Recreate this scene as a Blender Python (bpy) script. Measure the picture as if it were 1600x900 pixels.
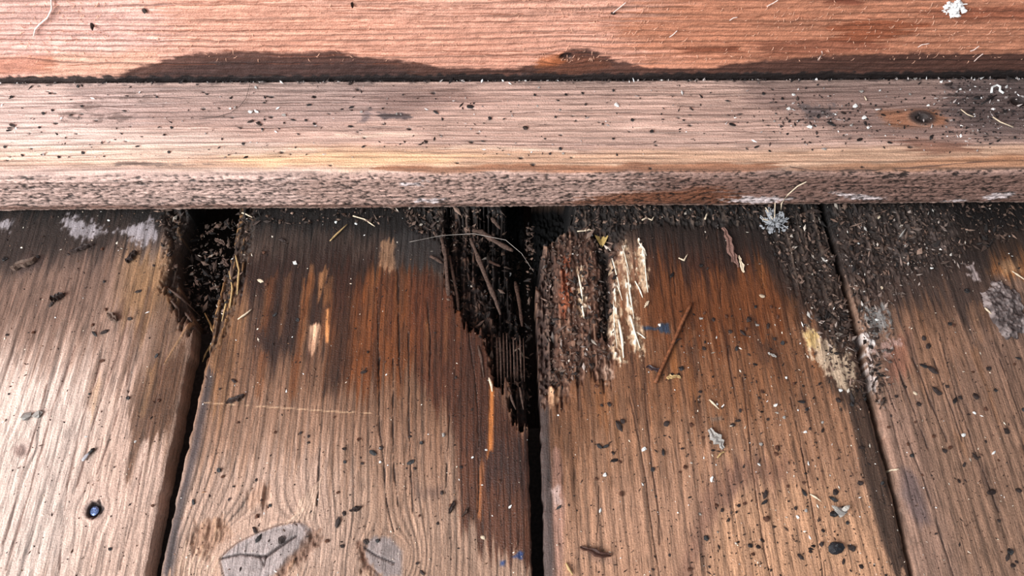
import bpy, math, random
import numpy as np
from mathutils import Matrix, Vector

for o in list(bpy.data.objects):
    bpy.data.objects.remove(o, do_unlink=True)
scene = bpy.context.scene
COL = scene.collection

# ------------------------------------------------------------------ camera
FPX = 1200.0                     # focal length in pixels of a 1600x900 frame
CAM = np.array([0.0, -0.195, 0.30])
def _n(v):
    v = np.array(v, float); return v / np.linalg.norm(v)
DY = _n((-50, 2320, -FPX))                       # floor plank direction seen in camera axes
DX = _n((1, 0.01043, -0.0215)); DX = _n(DX - DY * DX.dot(DY))
DZ = np.cross(DX, DY)
ROT = np.stack([DX, DY, DZ])                     # camera axes -> world rows: world = ROT @ cam
cam_data = bpy.data.cameras.new('camera')
cam_data.sensor_width = 36.0
cam_data.lens = 36.0 * FPX / 1600.0
cam_data.clip_start = 0.005
cam = bpy.data.objects.new('camera', cam_data)
COL.objects.link(cam)
M4 = Matrix([list(ROT[i]) + [CAM[i]] for i in range(3)] + [[0, 0, 0, 1]])
cam.matrix_world = M4
scene.camera = cam

# ------------------------------------------------------------------ light
world = bpy.data.worlds.new('world'); scene.world = world
world.use_nodes = True
bg = world.node_tree.nodes['Background']
bg.inputs[0].default_value = (0.80, 0.90, 1.0, 1)
bg.inputs[1].default_value = 0.34
def area(name, loc, target, sx, sy, power, col):
    l = bpy.data.lights.new(name, 'AREA'); l.shape = 'RECTANGLE'
    l.size, l.size_y, l.energy, l.color = sx, sy, power, col
    o = bpy.data.objects.new(name, l); COL.objects.link(o)
    o.location = loc
    o.rotation_euler = (Vector(target) - Vector(loc)).to_track_quat('-Z', 'Y').to_euler()
    return o
area('window_daylight', (-0.72, -0.55, 0.60), (0, -0.02, 0), 0.7, 0.65, 19.5, (0.955, 0.98, 1.0))
scene.view_settings.view_transform = 'Standard'
scene.view_settings.look = 'None'
scene.view_settings.exposure = 0.38
scene.view_settings.gamma = 1.0
scene.view_settings.use_curve_mapping = False

# ------------------------------------------------------------------ survey: photograph points -> metres
def ray(px, py):
    return ROT @ np.array([(px - 800.0), (450.0 - py), -FPX])
def F(px, py, z=0.0):                            # point on the floor plane
    d = ray(px, py); t = (z - CAM[2]) / d[2]; p = CAM + d * t
    return float(p[0]), float(p[1])
def Wl(px, py, y=0.053):                         # point on the wall plane: x, z
    d = ray(px, py); t = (y - CAM[1]) / d[1]; p = CAM + d * t
    return float(p[0]), float(p[2])
def proj(p):
    c = ROT.T @ (np.array(p) - CAM)
    return 800 + FPX * c[0] / -c[2], 450 - FPX * c[1] / -c[2]
MM = 0.001
PXM = 0.00027                                    # about one photograph pixel on the floor, in metres

# ------------------------------------------------------------------ noise and masks
rng = np.random.default_rng(7)
random.seed(7)
TAB = [rng.random((256, 256)).astype(np.float32) for _ in range(12)]
def vn(x, y, s=0):
    x = np.asarray(x, np.float64) + 1000.37 + s * 17.3; y = np.asarray(y, np.float64) + 1000.71 + s * 5.1
    xi = np.floor(x).astype(np.int64); yi = np.floor(y).astype(np.int64)
    fx = x - xi; fy = y - yi
    fx = fx * fx * (3 - 2 * fx); fy = fy * fy * (3 - 2 * fy)
    T = TAB[s % 12]
    a = T[xi & 255, yi & 255]; b = T[(xi + 1) & 255, yi & 255]
    c = T[xi & 255, (yi + 1) & 255]; d = T[(xi + 1) & 255, (yi + 1) & 255]
    return (a + (b - a) * fx) * (1 - fy) + (c + (d - c) * fx) * fy
def fbm(x, y, s=0, o=3):
    v = 0; a = 0.5; t = 0
    for i in range(o):
        v = v + a * vn(x * 2 ** i, y * 2 ** i, s + i); t += a; a *= 0.55
    return v / t
def sst(a, b, x):
    t = np.clip((x - a) / (b - a), 0, 1); return t * t * (3 - 2 * t)
def sdpoly(X, Y, pts):
    d = np.full(X.shape, 1e9); s = np.zeros(X.shape, bool)
    n = len(pts)
    for i in range(n):
        ax, ay = pts[i]; bx, by = pts[(i + 1) % n]
        ex, ey = bx - ax, by - ay
        wx, wy = X - ax, Y - ay
        t = np.clip((wx * ex + wy * ey) / (ex * ex + ey * ey + 1e-18), 0, 1)
        d = np.minimum(d, (wx - ex * t) ** 2 + (wy - ey * t) ** 2)
        if ay != by:
            c = (ay > Y) != (by > Y)
            s ^= c & (X < ex * (Y - ay) / (by - ay) + ax)
    d = np.sqrt(d)
    return np.where(s, -d, d)
def srgb2lin(c):
    c = np.clip(c, 0, 1)
    return np.where(c <= 0.04045, c / 12.92, ((c + 0.055) / 1.055) ** 2.4)
def rgb(r, g, b): return np.array([r, g, b], float) / 255.0

class Surf:
    """A sheet of wood: A = across the grain, B = along the grain (metres)."""
    def __init__(s, X, Y, grain_x=False):
        s.X, s.Y = X, Y
        s.gx = grain_x
        s.A, s.B = (Y, X) if grain_x else (X, Y)
        s.C = np.zeros(X.shape + (3,)); s.H = np.zeros(X.shape); s.R = np.full(X.shape, 0.62)
        s.S1 = vn(s.A / 0.0011, s.B / 0.03, 1) - 0.5 + 0.6 * (vn(s.A / 0.0005, s.B / 0.02, 2) - 0.5)
        s.S2 = fbm(s.A / 0.006, s.B / 0.012, 3, 4) - 0.5
        s.S3 = fbm(s.A / 0.0016, s.B / 0.0022, 5, 3) - 0.5
    def mask(s, pts, soft=8, streak=0, rag=0):
        soft *= PXM; streak *= PXM; rag *= PXM
        m = np.zeros(s.X.shape)
        xs = [p[0] for p in pts]; ys = [p[1] for p in pts]; e = soft + streak + rag + 0.002
        k = (s.X > min(xs) - e) & (s.X < max(xs) + e) & (s.Y > min(ys) - e) & (s.Y < max(ys) + e)
        if not k.any(): return m
        A, B = s.A[k] + s.S2[k] * min(streak, 0.01) * 0.35, s.B[k] + s.S1[k] * streak * 1.6 + s.S2[k] * streak
        x, y = (B, A) if s.gx else (A, B)
        d = sdpoly(x, y, pts) + s.S3[k] * rag * 2
        m[k] = sst(soft, -soft, d)
        return m
    def paint(s, pts, col, op=1.0, soft=8, streak=0, rag=0, h=0, gloss=None):
        m = s.mask(pts, soft, streak, rag) * op
        s.mix(m, col)
        if h: s.H += m * h * MM
        if gloss is not None: s.R = s.R * (1 - m) + gloss * m
        return m
    def mix(s, m, col):
        s.C = s.C * (1 - m[..., None]) + rgb(*col) * m[..., None]
    def stroke(s, pts, w, col, op=1.0, h=0, wob=1.0):
        """dark check or scratch following points, width in pixels"""
        w *= PXM
        d = np.full(s.X.shape, 1e9)
        xs = [p[0] for p in pts]; ys = [p[1] for p in pts]; e = 0.004
        k = (s.X > min(xs) - e) & (s.X < max(xs) + e) & (s.Y > min(ys) - e) & (s.Y < max(ys) + e)
        if not k.any(): return
        X, Y = s.X[k], s.Y[k]
        wv = ((vn(s.B[k] / 0.018, s.A[k] * 0 + pts[0][0] * 900, 4) - 0.5) * 0.0016 + (vn(s.B[k] / 0.0022, s.A[k] * 0, 5) - 0.5) * 0.0003) * wob
        if s.gx: Y = Y + wv
        else: X = X + wv
        dd = np.full(X.shape, 1e9)
        for (ax, ay), (bx, by) in zip(pts[:-1], pts[1:]):
            ex, ey = bx - ax, by - ay
            t = np.clip(((X - ax) * ex + (Y - ay) * ey) / (ex * ex + ey * ey + 1e-18), 0, 1)
            dd = np.minimum(dd, np.hypot(X - ax - ex * t, Y - ay - ey * t))
        ww = w * (0.05 + 1.0 * vn(s.B[k] / 0.006, s.A[k] / 0.01, 6))
        mm = np.zeros(s.X.shape); mm[k] = sst(ww, ww * 0.3, dd)
        s.mix(mm * op, col); s.H += mm * h * MM
    def grain(s, knots, amp, freq, dark, light, hgt=0.12):
        """growth rings as lines that flow round the knots"""
        A = s.A + (fbm(s.A / 0.03, s.B / 0.16, 7, 2) - 0.5) * 0.006
        psi = A.copy()
        kn = np.zeros(s.X.shape)
        for (ka, kb, R, el) in knots:
            da, db = s.A - ka, (s.B - kb) / el
            r2 = da * da + db * db
            psi = psi - da * R * R / np.maximum(r2, R * R * 0.6) * np.exp(-r2 / (R * R * 16))
            kn = np.maximum(kn, sst(1.15 * R, 0.9 * R, np.sqrt(r2)))
        q = psi / freq + 0.7 * (vn(psi / freq / 3.1, s.B / 0.3, 8) - 0.5)
        f = q - np.floor(q)
        late = sst(0.45, 0.9, f) * sst(1.0, 0.95, f)
        var = vn(np.floor(q) * 1.7, s.B / 0.09, 9)
        late = late * (0.35 + 0.9 * var)
        fine = vn(psi / 0.0006, s.B / 0.030, 10) - 0.5
        fin2 = vn(psi / 0.0009, s.B / 0.012, 11) - 0.5
        late = late * (1 - kn); s.late = late; s.psi = psi; s.kn = kn
        k = 1 - amp * late + 0.24 * fine + 0.16 * fin2
        s.C *= k[..., None]
        s.C = s.C + (late * amp * 0.08)[..., None] * rgb(120, 40, 10)
        s.H += ((late - 0.4) * hgt + fine * 0.07 + fin2 * 0.06) * MM * (1 - kn)

def grid_mesh(name, P, surf, uvclosed=False):
    """P: (nr, nc, 3) array -> quad mesh with tint / gloss attributes"""
    nr, nc = P.shape[:2]
    me = bpy.data.meshes.new(name)
    V = P.reshape(-1, 3)
    idx = np.arange(nr * nc).reshape(nr, nc)
    Q = np.stack([idx[:-1, :-1], idx[:-1, 1:], idx[1:, 1:], idx[1:, :-1]], -1).reshape(-1, 4)
    set_mesh(me, V, Q)
    set_attr(me, surf.C.reshape(-1, 3), surf.R.reshape(-1))
    return me
def set_mesh(me, V, Q):
    nq, k = Q.shape
    me.vertices.add(len(V)); me.vertices.foreach_set('co', np.ascontiguousarray(V, np.float32).ravel())
    me.loops.add(nq * k); me.loops.foreach_set('vertex_index', np.ascontiguousarray(Q, np.int32).ravel())
    me.polygons.add(nq); me.polygons.foreach_set('loop_start', np.arange(0, nq * k, k, dtype=np.int32))
    me.polygons.foreach_set('loop_total', np.full(nq, k, np.int32))
    me.polygons.foreach_set('use_smooth', np.ones(nq, bool))
    me.update(calc_edges=True)
def set_attr(me, C, R):
    a = me.attributes.new('tint', 'FLOAT_COLOR', 'POINT')
    L = np.concatenate([srgb2lin(C), np.ones((len(C), 1))], 1)
    a.data.foreach_set('color', np.ascontiguousarray(L, np.float32).ravel())
    b = me.attributes.new('gloss', 'FLOAT', 'POINT')
    b.data.foreach_set('value', np.ascontiguousarray(R, np.float32))

# ------------------------------------------------------------------ materials
def wood_mat(name, scale, bump=0.5, pore=0.62, con=0.30, dash=0.62):
    m = bpy.data.materials.new(name); m.use_nodes = True
    nt = m.node_tree; N = nt.nodes; L = nt.links
    b = N['Principled BSDF']
    at = N.new('ShaderNodeAttribute'); at.attribute_name = 'tint'
    gl = N.new('ShaderNodeAttribute'); gl.attribute_name = 'gloss'
    tc = N.new('ShaderNodeTexCoord'); mp = N.new('ShaderNodeMapping')
    mp.inputs['Scale'].default_value = scale
    n1 = N.new('ShaderNodeTexNoise'); n1.inputs['Scale'].default_value = 1.0
    n1.inputs['Detail'].default_value = 5.0; n1.inputs['Roughness'].default_value = 0.65
    n2 = N.new('ShaderNodeTexNoise'); n2.inputs['Scale'].default_value = 1500.0; n2.inputs['Detail'].default_value = 3.0
    L.new(tc.outputs['Object'], mp.inputs['Vector']); L.new(mp.outputs[0], n1.inputs['Vector']); L.new(tc.outputs['Object'], n2.inputs['Vector'])
    r = N.new('ShaderNodeMapRange'); r.inputs[1].default_value = 0.3; r.inputs[2].default_value = 0.7
    r.inputs[3].default_value = 1 - con; r.inputs[4].default_value = 1 + con
    L.new(n1.outputs['Fac'], r.inputs[0])
    r2 = N.new('ShaderNodeMapRange'); r2.inputs[1].default_value = 0.3; r2.inputs[2].default_value = 0.7
    r2.inputs[3].default_value = 0.80; r2.inputs[4].default_value = 1.20
    L.new(n2.outputs['Fac'], r2.inputs[0])
    mu = N.new('ShaderNodeMath'); mu.operation = 'MULTIPLY'
    # short dark pores lying along the grain
    mp3 = N.new('ShaderNodeMapping'); mp3.inputs['Scale'].default_value = tuple(q * pore for q in scale); L.new(tc.outputs['Object'], mp3.inputs['Vector'])
    n3 = N.new('ShaderNodeTexNoise'); n3.inputs['Scale'].default_value = 1.0; n3.inputs['Detail'].default_value = 2.0; L.new(mp3.outputs[0], n3.inputs['Vector'])
    r3 = N.new('ShaderNodeMapRange'); r3.inputs[1].default_value = 0.33; r3.inputs[2].default_value = 0.45; r3.inputs[3].default_value = dash; r3.inputs[4].default_value = 1.04
    L.new(n3.outputs['Fac'], r3.inputs[0])
    mu0 = N.new('ShaderNodeMath'); mu0.operation = 'MULTIPLY'
    L.new(r.outputs[0], mu0.inputs[0]); L.new(r3.outputs[0], mu0.inputs[1])
    L.new(mu0.outputs[0], mu.inputs[0]); L.new(r2.outputs[0], mu.inputs[1])
    vm = N.new('ShaderNodeVectorMath'); vm.operation = 'SCALE'
    L.new(at.outputs['Color'], vm.inputs[0]); L.new(mu.outputs[0], vm.inputs['Scale'])
    L.new(vm.outputs[0], b.inputs['Base Color']); L.new(gl.outputs['Fac'], b.inputs['Roughness'])
    bp = N.new('ShaderNodeBump'); bp.inputs['Strength'].default_value = bump; bp.inputs['Distance'].default_value = 0.0006
    L.new(mu.outputs[0], bp.inputs['Height']); L.new(bp.outputs[0], b.inputs['Normal'])
    b.inputs['Specular IOR Level'].default_value = 0.32
    return m
MAT_FLOOR = wood_mat('plank_wood', (1500, 150, 1500))
MAT_SIDE = wood_mat('batten_wood', (110, 1500, 1500), con=0.22, dash=0.7)
MAT_WALL = wood_mat('wall_wood', (130, 1300, 1300), bump=0.55, con=0.15, dash=0.82)
MATS = {}
def plain(name, col, rough=0.75, spec=0.3, var=0.35, nscale=1800, metal=0):
    if name in MATS: return MATS[name]
    m = bpy.data.materials.new(name); m.use_nodes = True
    nt = m.node_tree; N = nt.nodes; L = nt.links; b = N['Principled BSDF']
    tc = N.new('ShaderNodeTexCoord'); n = N.new('ShaderNodeTexNoise'); n.inputs['Scale'].default_value = nscale
    L.new(tc.outputs['Object'], n.inputs['Vector'])
    c = srgb2lin(rgb(*col))
    cr = N.new('ShaderNodeValToRGB')
    cr.color_ramp.elements[0].position = 0.3; cr.color_ramp.elements[1].position = 0.7
    cr.color_ramp.elements[0].color = (*(c * (1 - var)), 1); cr.color_ramp.elements[1].color = (*np.clip(c * (1 + var), 0, 1), 1)
    L.new(n.outputs['Fac'], cr.inputs[0]); L.new(cr.outputs[0], b.inputs['Base Color'])
    bp = N.new('ShaderNodeBump'); bp.inputs['Strength'].default_value = 0.4; bp.inputs['Distance'].default_value = 0.0003
    L.new(n.outputs['Fac'], bp.inputs['Height']); L.new(bp.outputs[0], b.inputs['Normal'])
    b.inputs['Roughness'].default_value = rough; b.inputs['Specular IOR Level'].default_value = spec; b.inputs['Metallic'].default_value = metal
    MATS[name] = m
    return m
def obj(name, me, mat=None, parent=None, **props):
    o = bpy.data.objects.new(name, me); COL.objects.link(o)
    if mat is not None and me is not None and not me.materials: me.materials.append(mat)
    if parent is not None: o.parent = parent
    for k, v in props.items(): o[k] = v
    return o

# ------------------------------------------------------------------ floor planks
floor = obj('floor', None, kind='structure', label='rotting brown plank floor running up to the wooden batten', category='floor')

def wx(px_list):           # photograph points of an edge -> (y, x) sorted arrays in metres
    p = sorted([F(*q)[::-1] for q in px_list])
    return np.array([a for a, _ in p]), np.array([b for _, b in p])
A_R = wx([(293, 328), (280, 365), (271, 400), (274, 440), (284, 465), (299, 495), (301, 520), (296, 550), (285, 595), (270, 680), (249, 770), (225, 900)])
B_L = wx([(372, 328), (362, 390), (347, 440), (332, 490), (324, 540), (318, 585), (312, 610), (288, 720), (268, 810), (250, 900)])
B_R = wx([(822, 328), (822, 450), (823, 600), (826, 700), (829, 800), (832, 900)])
C_L = wx([(836, 328), (838, 450), (842, 560), (845, 650), (846, 700), (849, 800), (852, 900)])
C_R = wx([(1282, 328), (1304, 400), (1318, 450), (1338, 540), (1351, 610), (1388, 745), (1423, 900)])
D_L = wx([(1292, 328), (1314, 400), (1329, 450), (1351, 540), (1363, 610), (1399, 745), (1434, 900)])
PW = 0.139
def edge_const(x): return (np.array([-1.0, 1.0]), np.array([x, x]))
xa = float(np.interp(-0.1, *A_R)); xd = float(np.interp(-0.1, *D_L))
A_L = edge_const(xa - PW); D_R = edge_const(xd + PW)

YS = np.unique(np.round(np.concatenate([np.arange(-0.46, -0.175, 0.012), np.arange(-0.175, 0.016, 0.00049), np.arange(0.018, 0.062, 0.006)]), 6))
def knot_px(px, py, rpx, el):
    x, y = F(px, py); return (x, y, rpx * PXM, el)
FP = lambda pts: [F(*p) for p in pts]
PLANKS = {}
THICK = 0.020

def make_plank(key, L, Rr, base, base2, knots, paintf, ncol, ring, amp, ys=YS, label=None, chL=1.6, chR=1.6):
    ny = len(ys)
    xl = np.interp(ys, *L); xr = np.interp(ys, *Rr)
    # ragged fibre edges
    jag = lambda sd: (fbm(ys / 0.004, ys * 0, sd, 3) - 0.5) * 0.0012
    xl = xl + jag(3); xr = xr + jag(6)
    sgrid = np.linspace(0, 1, ncol)
    X = xl[:, None] + (xr - xl)[:, None] * sgrid[None]; Y = np.repeat(ys[:, None], ncol, 1)
    s = Surf(X, Y)
    t = fbm(X / 0.035, Y / 0.09, 2, 3)[..., None]
    s.C = rgb(*base) * (1 - t) + rgb(*base2) * t
    s.xl, s.xr = xl[:, None], xr[:, None]
    paintf(s, 'stain')  # stains, plus some sheen and shade painted into the colour
    s.grain(knots, amp, ring, None, None)
    for k in knots:
        da, db = X - k[0], (Y - k[1]) / k[3]
        r = np.sqrt(da * da + db * db) / k[2]
        s.H += sst(1.25, 0.6, r) * 0.25 * MM
    # bare-wood relief: slight cupping, eased edges
    el_, er_ = X - s.xl, s.xr - X
    s.H -= (np.exp(-el_ / (chL * MM)) + np.exp(-er_ / (chR * MM))) * 1.1 * MM
    s.H += (fbm(X / 0.02, Y / 0.05, 6, 2) - 0.5) * 0.5 * MM
    paintf(s, 'wear')
    s.C = np.clip(s.C, 0.008, 1)
    Z = np.maximum(s.H, -0.034)
    P = np.stack([X, Y, Z], -1)
    # skirts: sides and ends
    def ring_(P_, a):
        return a
    bot = -THICK
    left = P[:, :1].copy(); left[..., 2] = bot; right = P[:, -1:].copy(); right[..., 2] = bot
    left[..., 2] = np.minimum(left[..., 2], P[:, :1, 2]); right[..., 2] = np.minimum(right[..., 2], P[:, -1:, 2])
    P2 = np.concatenate([left, P, right], 1)
    pad = lambda a: np.concatenate([a[:, :1] * 0.55, a, a[:, -1:] * 0.55], 1)
    s2 = type('q', (), {})(); s2.C = pad(s.C); s2.R = np.concatenate([s.R[:, :1], s.R, s.R[:, -1:]], 1)
    f = P2[:1].copy(); f[..., 2] = np.minimum(bot, f[..., 2]); b = P2[-1:].copy(); b[..., 2] = np.minimum(bot, b[..., 2])
    P3 = np.concatenate([f, P2, b], 0)
    s3 = type('q', (), {})()
    s3.C = np.concatenate([s2.C[:1], s2.C, s2.C[-1:]], 0); s3.R = np.concatenate([s2.R[:1], s2.R, s2.R[-1:]], 0)
    me = grid_mesh('plank', P3, s3)
    o = obj('plank', me, MAT_FLOOR, floor)
    if label: o['label'] = label
    PLANKS[key] = (o, ys, xl, xr, Z)
    return o

def floor_z(x, y):
    best = -0.012
    for key, (o, ys, xl, xr, Z) in PLANKS.items():
        j = int(np.clip(np.searchsorted(ys, y), 0, len(ys) - 1))
        if xl[j] <= x <= xr[j]:
            c = int(round((x - xl[j]) / (xr[j] - xl[j]) * (Z.shape[1] - 1)))
            return float(Z[j, c])
    return best

def rot(s, pts, depth, soft, fibre, crumb, col=None, op=1.0, streak=12, rag=6, col2=None):
    """rotten wood: eaten away to a depth (mm) and left fibrous and crumbly"""
    m = s.mask(FP(pts), soft, streak, rag)
    if not m.any(): return m
    fib = vn(s.A / 0.0013, s.B / 0.022, 4) - 0.5 + 0.5 * (vn(s.A / 0.0006, s.B / 0.012, 5) - 0.5)
    cr = 0.65 * (fbm(s.A / 0.0024, s.B / 0.0034, 8, 4) - 0.5) + 0.5 * (vn(s.A / 0.0009, s.B / 0.0016, 2) - 0.5)
    s.H += m * (-depth + fib * fibre + cr * crumb * 2.0) * MM
    if col is not None:
        s.mix(m * op, col)
        if col2 is not None:
            v = sst(0.05, 0.35, fib * 0.6 + cr) * m * op
            s.mix(v, col2)
    s.R = s.R * (1 - m) + 0.8 * m
    return m

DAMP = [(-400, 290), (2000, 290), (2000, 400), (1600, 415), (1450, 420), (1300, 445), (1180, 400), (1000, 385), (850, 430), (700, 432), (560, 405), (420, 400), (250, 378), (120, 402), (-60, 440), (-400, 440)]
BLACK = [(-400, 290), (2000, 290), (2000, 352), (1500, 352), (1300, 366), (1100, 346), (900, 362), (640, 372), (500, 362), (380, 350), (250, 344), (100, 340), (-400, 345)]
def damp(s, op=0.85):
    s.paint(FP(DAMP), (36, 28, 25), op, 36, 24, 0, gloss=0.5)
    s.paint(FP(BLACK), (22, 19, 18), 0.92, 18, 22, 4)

def streaks(s, seed, n, x0, x1, y0, y1, lean, cols):
    """narrow tongues of stain that crept along single growth rings"""
    g = random.Random(seed)
    for i in range(n):
        x = g.uniform(x0, x1); y = g.uniform(y0, y1); L_ = g.uniform(30, 95); w = g.uniform(2.5, 9); k = lean(x) * L_
        s.paint(FP([(x - w, y), (x + w, y - 8), (x + w * .6 + k, y + L_), (x - w * .4 + k, y + L_ * .9)]), g.choice(cols), g.uniform(.25, .55), 5, 18)
def paint_A(s, st):
    P = lambda pts, *a, **k: s.paint(FP(pts), *a, **k)
    if st == 'stain':
        P([(-60, 330), (230, 340), (190, 430), (130, 510), (60, 530), (-60, 545)], (84, 64, 56), 0.8, 44, 40)
        P([(-60, 560), (150, 550), (160, 640), (130, 760), (110, 910), (-60, 910)], (208, 188, 177), 0.65, 50, 40)  # window glare on the lower left, painted in as a paler tone
        P([(-60, 400), (290, 400), (285, 570), (160, 560), (60, 560), (-60, 570)], (112, 86, 72), 0.6, 60, 30)
        P([(195, 395), (270, 380), (270, 470), (225, 520), (185, 480)], (128, 92, 56), 0.65, 30, 30)
        P([(283, 400), (300, 505), (285, 595), (262, 700), (244, 720), (215, 620), (240, 480)], (86, 60, 42), 0.65, 22, 45)
        P([(242, 565), (288, 545), (280, 600), (262, 680), (216, 700), (204, 752), (197, 742), (205, 660), (216, 605)], (76, 49, 33), 0.75, 5, 18)
        P([(120, 770), (160, 745), (190, 780), (185, 830), (150, 850), (115, 820)], (196, 165, 150), 0.5, 20, 10)
        streaks(s, 3, 16, 120, 285, 390, 600, lambda x: -0.25, [(76, 52, 38), (146, 108, 70), (96, 72, 60)])
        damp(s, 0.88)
        for q in ([(104, 338), (135, 346), (166, 362), (140, 374), (112, 370), (100, 356)], [(178, 362), (206, 352), (236, 344), (247, 366), (222, 380), (205, 372)], [(-5, 345), (14, 346), (16, 358), (-5, 360)]):
            P(q, (176, 166, 170), 0.75, 6, 6, 14, h=0.3)
        P([(40, 400), (70, 402), (62, 418), (30, 432)], (60, 45, 42), 0.5, 6, 4, 8, h=0.4)
        # knots
        for (cx, cy, r, c) in ((146, 797, 15, (70, 55, 52)), (33, 702, 11, (120, 96, 88))):
            P([(cx + r * math.cos(a), cy + r * 0.95 * math.sin(a)) for a in np.linspace(0, 6.28, 10)[:-1]], c, 0.8, 5, 0, 3, h=-0.5)
    else:
        for q, w in (([(205, 480), (160, 620), (118, 760)], 3), ([(232, 450), (196, 600), (150, 740)], 2.4), ([(120, 540), (80, 640), (50, 760), (10, 890)], 3.2), ([(75, 600), (30, 760), (5, 850)], 2.6), ([(265, 520), (246, 620), (215, 760), (190, 890)], 2.2), ([(160, 560), (128, 660), (104, 760), (90, 900)], 2.4)):
            s.stroke(FP(q), w, (98, 72, 62), 0.65, -0.28)
        rot(s, [(262, 330), (300, 330), (290, 400), (285, 440), (306, 500), (296, 520), (272, 478), (252, 452), (262, 400)], 3.0, 8, 2.4, 1.2, (44, 33, 28), 0.9, 14, 8, (92, 68, 48))
        s.stroke(FP([(258, 568), (300, 500)]), 3, (160, 120, 84), 0.6, 0.4)
        x, y = F(146, 797)
        d = np.hypot(s.X - x, s.Y - y)
        d = d + s.S3 * 0.003 + s.S2 * 0.002
        s.H -= sst(0.0034, 0.0020, d) * 2.2 * MM; s.mix(sst(0.0040, 0.002, d) * 0.9, (46, 36, 34))

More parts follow.
